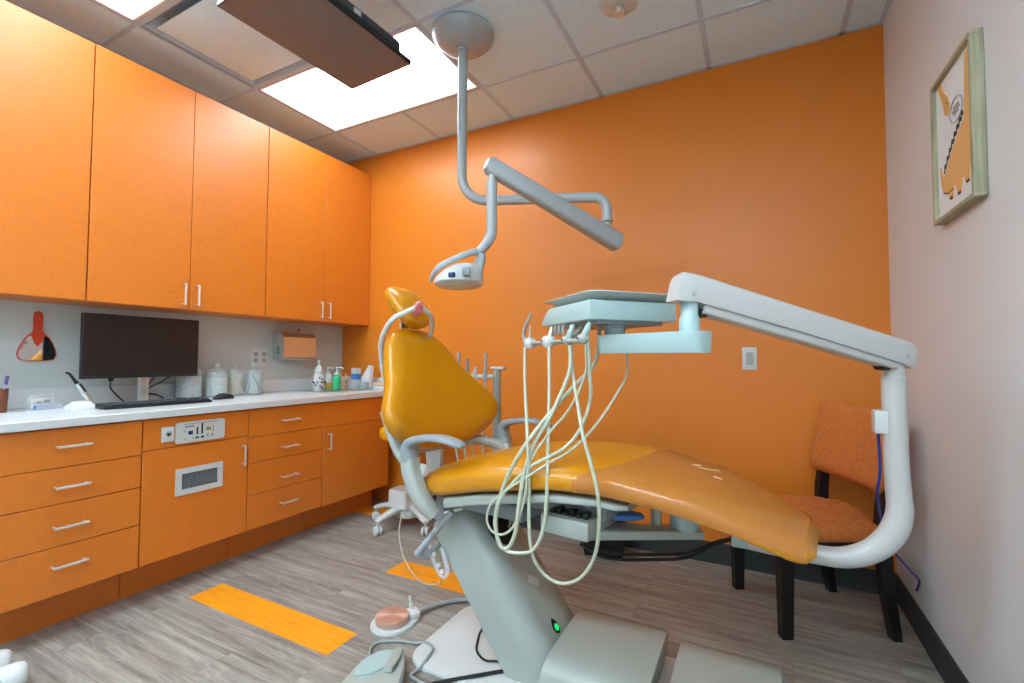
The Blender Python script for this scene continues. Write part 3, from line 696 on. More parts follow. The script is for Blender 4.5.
# pump covers
def cover(x0, x1, y0, y1, z, name, d0, d1):
    g = G(); rings = []
    ym = (y0+y1)/2; hw = (y1-y0)/2
    for x, k, dx in ((x0, .97, 0), (x0+.006, 1, 0), (x1-.008, 1, 1), (x1, .97, 1)):
        ring = []
        for yy, zz in [(-1, .016), (-1, .5*z), (-.97, .72*z), (-.88, .90*z), (-.72, .985*z), (-.5, z), (0, 1.02*z), (.5, 1.01*z), (.72, .99*z), (.9, .93*z), (.98, .8*z), (1, .5*z), (1, .016)]:
            sh = (d1 if dx else d0)*(zz/z)
            ring.append(Vector((x+sh, ym+hw*yy*k, .016+(zz-.016)*k)))
        rings.append(ring)
    g.loft(rings); return part(name, g, 'shell', ch)
cover(2.372, 2.70, -1.415, -1.0, .150, 'pump_cover', .03, .02)
cover(2.752, 3.10, -1.40, -1.0, .128, 'rear_cover', .012, -.04)
# lift arm
p0 = Vector((2.325, -1.18, .055)); p1 = Vector((1.985, -1.18, .515))
ad = (p1-p0).normalized(); nn = Vector((0, 1, 0)).cross(ad); nn = -nn if nn.x < 0 else nn
def armring(p, w0, th, k=1.):
    prof = []
    for y, q in [(-w0, -th), (-w0*1.0, -.01), (-w0*.985, th*.25), (-w0*.90, th*.62), (-w0*.78, th*.86), (-w0*.62, th*.97), (-w0*.4, th), (w0*.4, th), (w0*.8, th*.97), (w0*.94, th*.8), (w0, th*.3), (w0, -th)]:
        prof.append(p+Vector((0, y*k, 0))+nn*q*k)
    return prof
g = G(); g.loft([armring(p0-ad*.04, .158, .088), armring(p0.lerp(p1, .5), .155, .085), armring(p1-ad*.03, .15, .08), armring(p1-ad*.01, .15, .078, .98), armring(p1, .15, .072, .93)])
la = part('lift_arm', g, 'shell', ch)
g = G(); c = p0.lerp(p1, .085)+nn*.0878+Vector((0, -.02, 0))
g.prism([(x*1.35, y*1.35) for x, y in [(0, .022), (.010, .012), (.014, 0), (.010, -.012), (0, -.017), (-.010, -.012), (-.014, 0), (-.010, .012)]], c, (0, 1, 0), ad, nn*.003); part('power_button', g, 'dark_void', la)
g = G(); g.lathe([(0, .003), (.0115, .003), (.0115, .0055), (0, .0065)], c-ad*.002, nn, 16); part('power_light', g, 'green_led', la, 'lit green power light')
g = G(); c = p0.lerp(p1, .37)+nn*.0872+Vector((0, .0, 0)); g.prism([(x*.77+y*.64, -x*.64+y*.77) for x, y in rrect(.058, .030, .003)], c, (0, 1, 0), ad, nn*.0015); part('sticker', g, 'sticker', la)
# dark opening at the top of the arm with steel rods
c = p0.lerp(p1, .76)
g = G(); g.prism(ellipse(.085, .075, 20), c+nn*.083+Vector((0, .0, 0))-ad*.0, (0, 1, 0), ad, nn*.008); part('opening', g, 'dark_void', la)
g = G()
for k in range(3): g.tube([c+nn*.10+Vector((0, .03+.03*k, -.05)), c+nn*.15+Vector((0, .02+.04*k, .06))], .006, n=8)
part('rod', g, 'steel', la)
# seat support frame
g = G()
def lb(g, u0, u1, v0, v1, z0, z1, bev=.006):
    b = Matrix((e1, e2, UZ)).transposed(); g.box(cl((u0+u1)/2, (v0+v1)/2, (z0+z1)/2), (u1-u0, v1-v0, z1-z0), bev, 2, b)
lb(g, -.05, .34, -.15, .15, .545, .60, .012); lb(g, .0, .62, -.12, .12, .595, .675)
g.tube([cl(-.04, -.15, .52), cl(-.04, .15, .52)], .035, n=16)
part('seat_frame', g, 'plastic_dark', ch)
g = G(); lb(g, .44, .60, -.205, .17, .560, .615, .006); part('valve_box', g, 'shell', ch)
g = G()
for k in range(6): lb(g, .46+.022*k, .476+.022*k, -.18, -.15, .615, .626+.008*(k % 2), .002)
part('fittings', g, 'black_plastic', ch)
# shells under the cushions
def TZ(u):   # top of the cushion along the chair
    P = [(-.16, .625), (-.1, .665), (.07, .722), (.24, .768), (.4, .790), (.54, .799), (.7, .795), (.9, .760), (1.01, .718), (1.09, .684), (1.145, .655), (1.165, .645)]
    for (a, b), (c, d) in zip(P, P[1:]):
        if u <= c: return b+(d-b)*(u-a)/(c-a)
    return P[-1][1]
def BZ(u):
    P = [(-.16, .585), (0, .606), (.07, .613), (.23, .653), (.5, .703), (.63, .712), (.8, .698), (.97, .660), (1.07, .626), (1.13, .596), (1.165, .585)]
    for (a, b), (c, d) in zip(P, P[1:]):
        if u <= c: return b+(d-b)*(u-a)/(c-a)
    return P[-1][1]
def HW(u):
    P = [(-.12, .15), (-.09, .19), (-.03, .240), (.1, .272), (.3, .278), (.6, .262), (.8, .235), (.95, .205), (1.05, .180), (1.11, .160), (1.145, .145), (1.165, .13)]
    for (a, b), (c, d) in zip(P, P[1:]):
        if u <= c: return b+(d-b)*(u-a)/(c-a)
    return P[-1][1]
def cushion(u0, u1, n, e0=True, e1_=True):
    rows = []
    for i in range(n+1):
        u = u0+(u1-u0)*i/n
        k = 1.
        t, b = TZ(u), BZ(u)
        rows.append((cl(u, 0, (t+b)/2), e2, UZ, HW(u)*k, (t-b)/2, -.018))
    return rows
def smooth_rows(rows): return rows
cu = G()
rs = cushion(-.12, 1.147, 66)
# round both ends
def endcap(rows, m):
    out = []
    for i, (c, w, t, hw, ht, bd) in enumerate(rows):
        k = 1.
        if i < m: k = math.sqrt(max(.003, 1-(1-i/m)**2))
        j = len(rows)-1-i
        if j < m: k = math.sqrt(max(.003, 1-(1-j/m)**2))
        out.append((c, w, t, hw*(.8+.2*k) if k < 1 else hw, ht*k, bd*k))
    return out
cu.pillow(endcap(rs, 4), 48, 3.4)
ct = part('seat_cushion', cu, 'vinyl', ch, sharp=70)
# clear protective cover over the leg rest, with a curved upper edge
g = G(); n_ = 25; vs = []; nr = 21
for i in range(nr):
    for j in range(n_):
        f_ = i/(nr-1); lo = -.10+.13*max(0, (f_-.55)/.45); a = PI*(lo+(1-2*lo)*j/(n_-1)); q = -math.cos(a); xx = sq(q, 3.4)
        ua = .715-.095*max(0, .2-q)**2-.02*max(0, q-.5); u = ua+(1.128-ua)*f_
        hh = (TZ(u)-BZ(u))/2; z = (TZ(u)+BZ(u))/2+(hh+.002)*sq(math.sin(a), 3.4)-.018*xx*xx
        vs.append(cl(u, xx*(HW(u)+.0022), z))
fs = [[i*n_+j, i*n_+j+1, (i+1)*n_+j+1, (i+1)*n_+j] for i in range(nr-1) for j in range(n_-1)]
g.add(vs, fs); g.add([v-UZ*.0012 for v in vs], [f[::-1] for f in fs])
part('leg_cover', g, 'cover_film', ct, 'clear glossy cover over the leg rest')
# scuff marks on the leg rest
g = G()
def topz(u, v):
    xx = abs(v)/HW(u); return (TZ(u)+BZ(u))/2+(TZ(u)-BZ(u))/2*(max(0, 1-xx**3.4))**(1/3.4)-.018*xx*xx
for u, v, a, b, r_ in ((.845, .03, .017, .006, 1.0), (.875, .015, .024, .0025, .5), (.90, .04, .006, .004, 0), (.915, -.03, .012, .003, .6)):
    pts = ellipse(a, b, 12, rot=r_); n = len(pts)
    tp = [cl(u+x, v+y, topz(u+x, v+y)+.0034) for x, y in pts]; bt = [p-UZ*.003 for p in tp]
    g.add(tp+bt, [list(range(n)), list(range(2*n-1, n-1, -1))]+[[j, (j+1) % n, n+(j+1) % n, n+j] for j in range(n)])
part('scuff', g, 'tan', ct, 'pale worn marks on the leg rest')
g = G(); rows = []
for i in range(25):
    u = .06+.66*i/24; b = BZ(u)-.012; k = 1-.55*(i/24)
    rows.append((cl(u, 0, b-.012), e2, UZ, (HW(u)-.014)*(1 if 0 < i < 24 else .9), .026*k, 0))
g.pillow(rows, 36, 5); part('seat_shell', g, 'shell', ch)
# backrest
ab = cl(-.1, 0, .745); tt = (e1*-.255+UZ*.465).normalized(); bn = e2.cross(tt)
def bk(s, off=0, v=0): return ab+tt*s+bn*off+e2*v
WP = [(-.022, .06, .3), (-.012, .125, .5), (.0, .17, .68), (.02, .222, .82), (.045, .265, .92), (.08, .300, .98), (.115, .312, 1), (.15, .308, 1), (.18, .292, 1), (.22, .262, 1), (.27, .230, .98), (.32, .206, .95), (.38, .178, .9), (.43, .154, .85), (.47, .128, .75), (.495, .102, .62), (.512, .07, .45), (.522, .035, .25)]
rows = []
for s, w, k in WP:
    c = bk(s*1.03+.012*max(0, 1-s/.1), -.014-.035*max(0, (.2-s)))
    rows.append((c, e2, bn, w+.012, .064*k, .055*min(1, (w/.31)**2)*(1 if s < .3 else .7)))
g = G(); g.pillow(rows, 44, 2.9); part('backrest', g, 'vinyl', ch, sharp=75)
g = G(); rows = []
for s, w, k in WP[1:-2]: rows.append((bk(s*.94+.016, -.072-.035*max(0, (.2-s))), e2, bn, w*.86, .014, .045*(w/.31)**2))
g.pillow(rows, 30, 4); part('backrest_shell', g, 'plastic_grey', ch)
g = G(); g.ribbon([bk(.2, -.092, -.20), bk(.03, -.09, -.20), cl(-.09, -.195, .66), cl(-.02, -.17, .60)], [.022, .022, .024, .03], .016, e2, 4); part('back_bracket', g, 'plastic_grey', ch)
# headrest
h0 = cl(-.290, 0, 1.220); ht_ = (e1*-.195+UZ*.195).normalized(); hn = e2.cross(ht_)
g = G(); rows = []
for i in range(15):
    a = i/14; k = max(.01, 1-abs(2*a-1)**2.5)**(1/2.5)
    rows.append((h0+ht_*(.25*a)+hn*(.010*math.sin(PI*a)), e2, hn, .094*k, .046*k, .010))
g.pillow(rows, 32, 2.4); hr = part('headrest', g, 'vinyl', ch, sharp=75)
g = G(); g.ribbon([bk(.36, -.05), bk(.5, -.045), h0+ht_*.10-hn*.045], [.03, .028, .025], .008, e2, 3); part('headrest_bar', g, 'steel', ch)
# armrests
for sg in (-1, 1):
    v = .283*sg
    g = G()
    g.ribbon([cl(-.042, v, .726), cl(-.050, v, .760), cl(-.042, v, .786), cl(-.012, v, .803), (cl(.045, v, .815)), cl(.11, v, .818), cl(.175, v, .808), cl(.198, v, .801)], [.031, .031, .031, .032, .033, .032, .027, .014], [.026, .024, .019, .015, .012, .011, .010, .006], e2, 4, 20, 3.2)
    a = part('armrest', g, 'plastic_dark', ch)
    g = G()
    g.ribbon([cl(-.042, v, .738), cl(-.042, v, .70), cl(-.026, v*.99, .66), cl(-.008, v*.97, .62), cl(.018, v*.94, .58), cl(.045, v*.88, .548)], [.030, .030, .031, .031, .030, .026], [.028, .029, .030, .029, .026, .018], e2, 4, 20, 3.2)
    part('support', g, 'plastic_grey', a)
    g = G(); g.lathe([(0, -.012), (.022, -.012), (.026, 0), (.022, .012), (0, .012)], cl(-.018, v-.03*sg, .690), e2, 20); part('pivot_cap', g, 'plastic_white', a)
    if sg > 0:
        g = G(); g.ribbon([bk(.0, -.03, .12), bk(-.01, -.02, .2), cl(-.03, .25, .70), cl(-.02, .262, .66)], [.02, .024, .024, .02], [.018, .02, .02, .018], e2, 3); part('bracket', g, 'plastic_grey', a)

# suction handpiece hoses parked at the near head end of the lift arm
t = thing('suction_hose', (1.94, -1.36, .30), 'bent grey ribbed suction hoses hanging beside the top of the lift arm', 'hose')
g = G()
p1_ = [(2.04, -1.369, .543), (1.996, -1.385, .489), (1.951, -1.396, .428), (1.914, -1.402, .386)]
g.tube(p1_, .0115, 3, 12)
for k in range(24):
    f = k/23; i = min(int(f*3), 2); a = Vector(p1_[i]).lerp(Vector(p1_[i+1]), f*3-i); dd = (Vector(p1_[i+1])-Vector(p1_[i])).normalized()
    g.lathe([(.0112, -.003), (.0128, 0), (.0112, .003)], a, dd, 12)
part('hose', g, 'hose_grey', t)
part('return_hose', G().tube([(1.914, -1.402, .386), (1.922, -1.385, .372), (1.938, -1.35, .378), (1.946, -1.30, .40), (1.95, -1.25, .42)], .011, 4, 12), 'hose_grey', t)
g = G(); g.tube([(1.930, -1.345, .40), (1.940, -1.345, .355), (1.968, -1.345, .312), (1.995, -1.345, .298), (2.005, -1.345, .33), (1.98, -1.345, .40)], .0095, 4, 12); part('clear_hose', g, 'clear_plastic', t)
g = G(); g.tube([(2.001, -1.36, .530), (2.037, -1.335, .543), (2.065, -1.30, .552), (2.07, -1.25, .556)], .010, 3, 10); part('elbow', g, 'steel', t)
g = G()
for z, x in ((.375, 1.956), (.34, 1.975), (.32, 1.99)): g.lathe([(0, -.004), (.008, -.004), (.008, .004), (0, .004)], (x, -1.356, z), (0, 1, 0), 10)
part('tip', g, 'plastic_white', t)

# ================================================================ DELIVERY UNIT
fu = Vector((-.734, .679, 0)).normalized(); fv = Vector((.679, .734, 0)); HA = Vector((2.607, -1.546, 0))
def hd_(u, v, z): return HA+fu*u+fv*v+UZ*z
du = thing('delivery_unit', (3.335, -1.15, .45), 'white curved post and jointed arm carrying a pale teal handpiece head over the dental chair', 'delivery unit')
pts = [(3.335, -1.15, 1.036), (3.336, -1.15, .85), (3.340, -1.15, .72)]
for a in range(0, 91, 10): pts.append((3.342-.165+.165*math.cos(math.radians(a)), -1.15, .695-.165*math.sin(math.radians(a))))
pts += [(3.10, -1.15, .531), (2.99, -1.15, .536), (2.93, -1.15, .540)]
part('post', G().tube(pts, [.028, .028, .029, .030, .031, .032, .032, .032, .031, .030, .029, .028, .027, .026, .025, .025], 2, 28), 'post_white', du)
g = G(); g.lathe([(.026, 0), (.0285, .001), (.0285, .006), (.025, .009), (.025, .045), (0, .045)], (3.335, -1.15, 1.036), n=28); part('post_collar', g, 'post_white', du)
g = G(); g.box2((3.288, -1.172, .888), (3.318, -1.128, .950), .004); part('bracket_box', g, 'plastic_white', du)
# flex arm
B0 = Vector((3.372, -1.128, 1.098)); B1 = Vector((2.826, -1.548, 1.272))
bd = (B1-B0).normalized(); bs = bd.cross(UZ).normalized(); bu = bs.cross(bd)
g = G(); rings = []
for f, wv, up, dn in ((0, .027, .020, .026), (.012, .031, .034, .036), (.05, .031, .037, .031), (.5, .031, .038, .028), (.93, .031, .040, .032), (.985, .030, .036, .040), (1.0, .027, .024, .042)):
    c = B0+(B1-B0)*f; r_ = []
    for y, z in ((-.96, -1), (-1, -.8), (-1, .1), (-.95, .5), (-.8, .8), (-.55, .95), (-.2, 1), (.2, 1), (.55, .95), (.8, .8), (.95, .5), (1, .1), (1, -.8), (.96, -1)):
        r_.append(c+bs*wv*y+bu*(up*z if z > 0 else dn*-z*-1))
    rings.append(r_)
g.loft(rings); fa = part('flex_arm', g, 'post_white', du)
g = G(); g.ribbon([B0+bd*.05-bu*.036, B0+bd*.35-bu*.037, B1-bd*.08-bu*.040], .024, .014, bs, 1, 16, 5); part('lower_bar', g, 'post_white', fa)
g = G()
for c in (B0+bd*.035-bu*.008, B1-bd*.040-bu*.016):
    for s in (-1, 1): g.lathe([(0, -.001), (.006, -.001), (.006, .0012), (0, .0012)], c+bs*s*.0312, bs*s, 14)
part('screw_cap', g, 'plastic_grey', fa)
g = G(); g.tube([B0+bd*.075-bu*.044-bs*.015, B0+bd*.075-bu*.044+bs*.015], .014, n=16); g.tube([B1-bd*.085-bu*.050-bs*.016, B1-bd*.085-bu*.050+bs*.016], .012, n=16)
part('joint', g, 'black_plastic', fa)
# knuckle and link
KN = Vector((2.857, -1.523, 0)); PV = Vector((2.640, -1.418, 0))
g = G(); g.lathe([(0, 1.255), (.021, 1.255), (.021, 1.195), (.0245, 1.19), (.0245, 1.155), (0, 1.155)], KN, n=24); part('knuckle', g, 'plastic_teal', du)
ld = (PV-KN).normalized(); lsd = Vector((-ld.y, ld.x, 0))
g = G(); rings = []
for z, k in ((1.103, .80), (1.106, .84), (1.150, 1.0), (1.156, .97)):
    r_ = []
    for x, y in rrect(.335, .085, .030, 6): r_.append(KN+ld*(.120+x*(1 if x < 0 else 1)*(.97+.03*k))+lsd*y*k+UZ*z)
    rings.append(r_)
g.loft(rings); part('link_arm', g, 'plastic_teal', du)
g = G(); g.lathe([(0, 1.156), (.030, 1.156), (.030, 1.175), (.033, 1.178), (.033, 1.198), (0, 1.198)], PV, n=24); part('pivot', g, 'plastic_dark', du)
# head
b = bmesh.new(); prof = [(0, 1.195), (.327, 1.195), (.330, 1.203), (.316, 1.222), (.285, 1.243), (.262, 1.25), (0, 1.25)]
lo = [b.verts.new(hd_(u, 0, z)) for u, z in prof]; hi = [b.verts.new(hd_(u, .285, z)) for u, z in prof]
b.faces.new(lo); b.faces.new(hi[::-1])
for i in range(len(prof)): j = (i+1) % len(prof); b.faces.new([lo[i], hi[i], hi[j], lo[j]])
bmesh.ops.bevel(b, geom=list(b.edges), offset=.006, segments=2, profile=.5, affect='EDGES', clamp_overlap=True)
head = part('control_head', G().bm(b), 'plastic_teal', du)
g = G()
g.loft([[hd_(u, v, z) for u, v in ((.02, .03), (.29, .03), (.29, .25), (.02, .25))] for z in (1.198, 1.186)]); part('underside', g, 'plastic_dark', head)
g = G()
for k in range(4): g.lathe([(0, 1.196), (.0075, 1.196), (.0075, 1.168), (.005, 1.164), (0, 1.164)], hd_(.305-.028*k, .028, 0), n=12)
part('valve', g, 'steel', head)
# holder bar with four holders
g = G(); g.tube([hd_(.405, -.012, 1.142), hd_(.30, -.012, 1.141), hd_(.02, -.012, 1.139)], .0055, n=10); g.tube([hd_(.395, -.002, 1.136), hd_(.05, -.002, 1.134)], .004, n=8)
g.tube([hd_(.13, -.012, 1.14), hd_(.13, .03, 1.165), hd_(.13, .05, 1.196)], .008, 3, 10); part('holder_bar', g, 'plastic_grey', du)
hpos = [.405, .245, .115, .02]
for k, u in enumerate(hpos):
    g = G(); c = hd_(u, -.012, 1.141)
    k_ = 1 if k < 2 else .66; g.lathe([(0, -.020*k_), (.014*k_, -.018*k_), (.022*k_, -.007*k_), (.0245*k_, .002), (.021*k_, .013*k_), (.012*k_, .019*k_), (0, .020*k_)], c, (0.1*(k % 2), 0, 1), 18)
    hh_ = part('holder', g, 'plastic_white' if k < 2 else 'plastic_grey', du)
    g = G(); g.lathe([(0, -.002), (.003, -.002), (.003, .002), (0, .002)], c-fv*.024*k_+UZ*.002, -fv, 10); part('button', g, 'navy', hh_)
hp0 = hd_(.405, -.012, 1.141)
t_ = part('syringe_handle', G().tube([hp0+fu*.012-UZ*.004, hp0+fu*.040+UZ*.008, hp0+fu*.062+UZ*.030, hp0+fu*.040+UZ*.064, hp0-fu*.010+UZ*.102], [.006, .006, .0062, .0066, .0055], 5, 12), 'plastic_grey', du)
g = G(); g.tube([hp0+UZ*.012, hp0+UZ*.030, hp0-fu*.002+UZ*.062], [.0055, .004, .0028], 1, 10); part('handpiece', g, 'steel', du)
for k in (1, 2, 3):
    c = hd_(hpos[k], -.012, 1.141); a_ = (fu*(-.35 if k > 1 else .1)+fv*.3+UZ).normalized()
    g = G(); g.tube([c, c+a_*.035, c+a_*.05], [.009, .0085, .005], 1, 12); part('handpiece', g, 'plastic_teal' if k > 1 else 'steel', du)
HOSE = {
'h1':[(2.291,-1.297,1.125),(2.331,-1.379,1.017),(2.407,-1.518,0.861),(2.410,-1.512,0.732),(2.408,-1.507,0.601),(2.417,-1.499,0.510),(2.450,-1.479,0.452),(2.501,-1.475,0.440),(2.552,-1.472,0.465),(2.595,-1.486,0.529),(2.622,-1.521,0.619),(2.629,-1.550,0.726),(2.614,-1.561,0.808),(2.589,-1.554,0.881),(2.560,-1.511,0.958),(2.529,-1.462,1.031),(2.513,-1.441,1.129),(2.514,-1.442,1.190)],
'h2':[(2.424,-1.397,1.130),(2.439,-1.430,1.022),(2.463,-1.495,0.850),(2.461,-1.503,0.674),(2.449,-1.505,0.586),(2.420,-1.508,0.531),(2.376,-1.516,0.517),(2.327,-1.510,0.517),(2.303,-1.509,0.551),(2.295,-1.510,0.598),(2.310,-1.513,0.655),(2.351,-1.519,0.709),(2.413,-1.518,0.770),(2.462,-1.503,0.800),(2.512,-1.485,0.832),(2.549,-1.460,0.885),(2.572,-1.440,0.967),(2.574,-1.447,1.040),(2.573,-1.453,1.107),(2.568,-1.460,1.190)],
'h3':[(2.525,-1.478,1.128),(2.520,-1.476,1.046),(2.470,-1.490,0.923),(2.431,-1.506,0.852),(2.402,-1.522,0.767),(2.385,-1.526,0.665),(2.367,-1.516,0.573),(2.341,-1.512,0.524),(2.312,-1.509,0.526),(2.298,-1.509,0.574),(2.303,-1.512,0.635),(2.337,-1.518,0.725),(2.390,-1.528,0.814),(2.432,-1.510,0.879),(2.472,-1.480,0.937),(2.523,-1.434,1.009),(2.572,-1.391,1.078),(2.585,-1.385,1.188)],
'h4':[(2.592,-1.538,1.128),(2.578,-1.50,1.045),(2.524,-1.482,0.943),(2.463,-1.496,0.867),(2.415,-1.518,0.785),(2.404,-1.522,0.703),(2.388,-1.521,0.639),(2.360,-1.516,0.590),(2.324,-1.511,0.560),(2.283,-1.507,0.562),(2.265,-1.507,0.595),(2.281,-1.510,0.644),(2.340,-1.520,0.696),(2.405,-1.522,0.741),(2.462,-1.503,0.782),(2.530,-1.475,0.827),(2.588,-1.440,0.894),(2.636,-1.392,0.981),(2.657,-1.340,1.055),(2.640,-1.330,1.188)],
}
for k, (h, r_) in enumerate((('h1', .0052), ('h2', .0052), ('h3', .0062), ('h4', .0038))):
    part('hose', G().tube(HOSE[h], r_, 6, 12), 'hose', du)
# supply link under the leg rest
LK0 = Vector((2.51, -1.36, .552)); LK1 = Vector((2.793, -1.155, .535)); ldr = (LK1-LK0).normalized(); lsd = ldr.cross(UZ).normalized()
g = G(); g.ribbon([LK0, LK0.lerp(LK1, .5), LK1+ldr*.045], [.035, .038, .04], [.018, .016, .014], lsd, 1, 16, 6); part('mount_link', g, 'plastic_grey', du)
g = G(); g.lathe([(0, .548), (.045, .548), (.045, .59), (.041, .592), (.041, .63), (0, .63)], (2.793, -1.155, 0), n=28); g.box2((2.78, -1.18, .60), (2.97, -1.125, .625), .004); g.box2((2.93, -1.178, .52), (2.975, -1.122, .62), .004)
part('mount_pivot', g, 'plastic_teal', du)
g = G(); g.lathe([(0, .55), (.017, .55), (.017, .63), (0, .63)], (2.711, -1.185, 0), n=16); part('mount_pin', g, 'plastic_grey', du)
g = G()
for dz, dy in ((0, 0), (-.012, -.008), (-.003, .012)):
    g.tube([(2.53, -1.40+dy, .548+dz), (2.60, -1.37+dy, .508+dz), (2.709, -1.25+dy, .480+dz), (2.804, -1.166+dy, .474+dz), (2.88, -1.125+dy*.5, .506+dz*.5), (2.945, -1.14+dy*.5, .538)], .005, 5, 10)
part('supply_hose', g, 'black_rubber', du)
part('blue_cord', G().tube([(3.302, -1.130, .89), (3.312, -1.09, .776), (3.318, -1.02, .669), (3.40, -.72, .46), (3.50, -.52, .31), (3.553, -.40, .235), (3.56, -.33, .17)], .004, 6, 8), 'blue_cord', du)
# blue packet on the link
t = thing('plastic_packet', (2.59, -1.15, .575), 'clear and blue plastic packet lying under the leg rest of the dental chair', 'packet')
g = G(); rows = []
for i in range(9):
    f = i/8; k = math.sin(PI*(.08+.84*f))**.5; c = Vector((2.55, -1.305, .584)).lerp(Vector((2.672, -1.215, .572)), f)
    rows.append((c+UZ*.012, lsd, UZ, .036*k, .013*k, 0))
g.pillow(rows, 18, 3); part('packet', g, 'blue', t)
# instrument tray on the head
t = thing('instrument_tray', hd_(.145, .15, 1.2505), 'stainless steel instrument tray on top of the pale teal delivery head', 'tray')
def trr(w, h, z, r=.045): return [hd_(.148+x, .155+y, z) for x, y in rrect(w, h, r, 6)]
g = G(); g.loft([trr(.25, .25, 1.2505), trr(.268, .268, 1.2535), trr(.312, .31, 1.267), trr(.335, .33, 1.2705), trr(.335, .33, 1.273), trr(.310, .305, 1.2705), trr(.262, .262, 1.2565), trr(.244, .244, 1.2530)]); part('pan', g, 'tray_steel', t)

# ================================================================ NASAL MASK
t = thing('nasal_mask', (1.77, -1.235, 1.28), 'white tubing with a pink nose mask hung around the headrest of the dental chair', 'nasal mask')
nz = Vector((1.765, -1.235, 1.292))
g = G(); g.pillow([(nz+Vector((0, 0, -.026)), e2, hn, .010, .008, 0), (nz+Vector((.004, 0, -.020)), e2, hn, .026, .016, 0), (nz+Vector((.006, 0, -.005)), e2, hn, .030, .022, 0), (nz+Vector((.006, 0, .010)), e2, hn, .022, .020, 0), (nz+Vector((.004, 0, .022)), e2, hn, .012, .012, 0), (nz+Vector((.003, 0, .026)), e2, hn, .004, .004, 0)], 20, 2.2); part('nose_piece', g, 'pink', t, 'pink nose piece')
part('tube', G().tube([(1.772, -1.255, 1.292), (1.735, -1.275, 1.272), (1.69, -1.288, 1.250), (1.627, -1.264, 1.210), (1.580, -1.242, 1.160), (1.552, -1.210, 1.1), (1.534, -1.178, 1.03), (1.53, -1.14, .93), (1.55, -1.09, .82)], [.011, .011, .012, .012, .012, .012, .012, .012, .012], 6, 14), 'plastic_white', t)
part('tube', G().tube([(1.778, -1.215, 1.295), (1.782, -1.18, 1.278), (1.765, -1.135, 1.25), (1.735, -1.095, 1.215), (1.68, -1.07, 1.16), (1.60, -1.08, 1.08)], .011, 6, 14), 'plastic_white', t)

# ================================================================ ASSISTANT ARM
AX, AY = 1.80, -.62
t = thing('assistant_unit', (AX, AY, .50), 'slim grey post with a bar of upright suction handpieces standing behind the dental chair', 'assistant unit')
part('post', G().lathe([(0, .50), (.022, .50), (.022, .98), (.0235, .982), (.0235, 1.03), (0, 1.03)], (AX, AY, 0), n=22), 'plastic_grey', t)
part('post_cap', G().ribbon([(AX-.028, AY+.0, 1.037), (AX+.01, AY, 1.037), (AX+.046, AY, 1.037)], [.024, .028, .018], .008, (0, 1, 0), 1, 18, 2.4), 'plastic_white', t)
part('holder_bar', G().tube([(AX, AY, .992), (1.68, AY-.005, .990), (1.40, AY-.01, .985)], .013, 2, 16), 'plastic_white', t)
part('base_arm', G().ribbon([(AX, AY, .515), (1.88, -.80, .53), (1.93, -1.02, .56)], .03, .018, (1, .3, 0), 3, 14, 4), 'plastic_grey', t)
for k, (x, hh, mm) in enumerate(((1.735, .125, 'lamp_grey'), (1.673, .052, 'plastic_white'), (1.622, .095, 'plastic_dark'), (1.565, .130, 'lamp_grey'), (1.49, .09, 'plastic_white'))):
    g = G(); g.tube([(x, AY-.01, .965), (x, AY-.01, 1.0), (x, AY-.01, 1.02), (x+.002, AY-.01, .99+hh*.8), (x+.001, AY-.01, .99+hh)], [.012, .014, .011, .0085, .010], 1, 12); h_ = part('handpiece', g, mm, t)
    g = G(); g.lathe([(0, 0), (.010, 0), (.012, .004), (.012, .018), (.008, .022), (0, .022)], (x, AY-.01, .992), n=14); part('collar', g, 'plastic_white', h_)
    if k < 4:
        w_ = .0062 if k != 1 else .004
        part('hose', G().tube([(x, AY-.01, .97), (x-.004, AY-.012, .80), (x-.006, AY-.02, .62), (x+.03, AY-.03, .50), (x+.07, AY-.06, .47), (AX-.01-.01*k, AY-.03, .52)], w_, 5, 10), 'hose', t)
t = thing('paper_bag', (1.42, -.64, .47), 'white pleated paper bag hanging in the gap behind the near armrest of the dental chair', 'paper bag')
g = G(); n = 18; a_ = []; b_ = []
for i in range(n+1):
    f = i/n; zz = .012*(1 if i % 2 else -1)
    a_.append((1.385+.085*f, -.655+zz*.6, .45)); b_.append((1.335+.155*f, -.650+zz, .965))
rings = [[Vector(a_[i]).lerp(Vector(b_[i]), q) for i in range(n+1)]+[Vector(a_[i]).lerp(Vector(b_[i]), q)+Vector((0, .022, 0)) for i in range(n, -1, -1)] for q in (0, .08, .3, .6, 1)]
g.loft(rings); part('bag', g, 'white_paper', t); part('hook', G().tube([(1.41, -.64, .96), (1.41, -.636, 1.0)], .004, n=8), 'steel', t)

# ================================================================ ROLLING STOOLS
def caster(g, p, r, ang):
    a = Vector((math.cos(ang), math.sin(ang), 0)); s = Vector((-a.y, a.x, 0))
    for q in (-.013, .013): g.lathe([(0, -.008), (r*.8, -.0085), (r, -.005), (r, .005), (r*.8, .0085), (0, .008)], p+s*q+UZ*r, s, 20)
def stool(cx, cy, a0, label, seat=True, mleg='plastic_white'):
    t = thing('rolling_stool', (cx, cy, 0), label, 'stool', None)
    R0 = .25
    for k in range(5):
        a = a0+2*PI*k/5; d = Vector((math.cos(a), math.sin(a), 0)); c = Vector((cx, cy, 0))
        l = part('leg', G().ribbon([c+d*.03+UZ*.125, c+d*.12+UZ*.118, c+d*(R0-.02)+UZ*.093, c+d*(R0+.008)+UZ*.082], [.034, .028, .023, .019], [.022, .018, .014, .010], d.cross(UZ), 3, 16, 3), mleg, t)
        g = G(); caster(g, c+d*R0, .028, a+.6+k*.9)
        g.tube([c+d*R0+UZ*.03, c+d*R0+UZ*.085], .008, n=10); part('caster', g, 'plastic_white', l)
    return t
st = stool(.97, -.31, math.radians(189), 'rolling stool with white five-leg base and yellow seat between dental chair and orange cabinets')
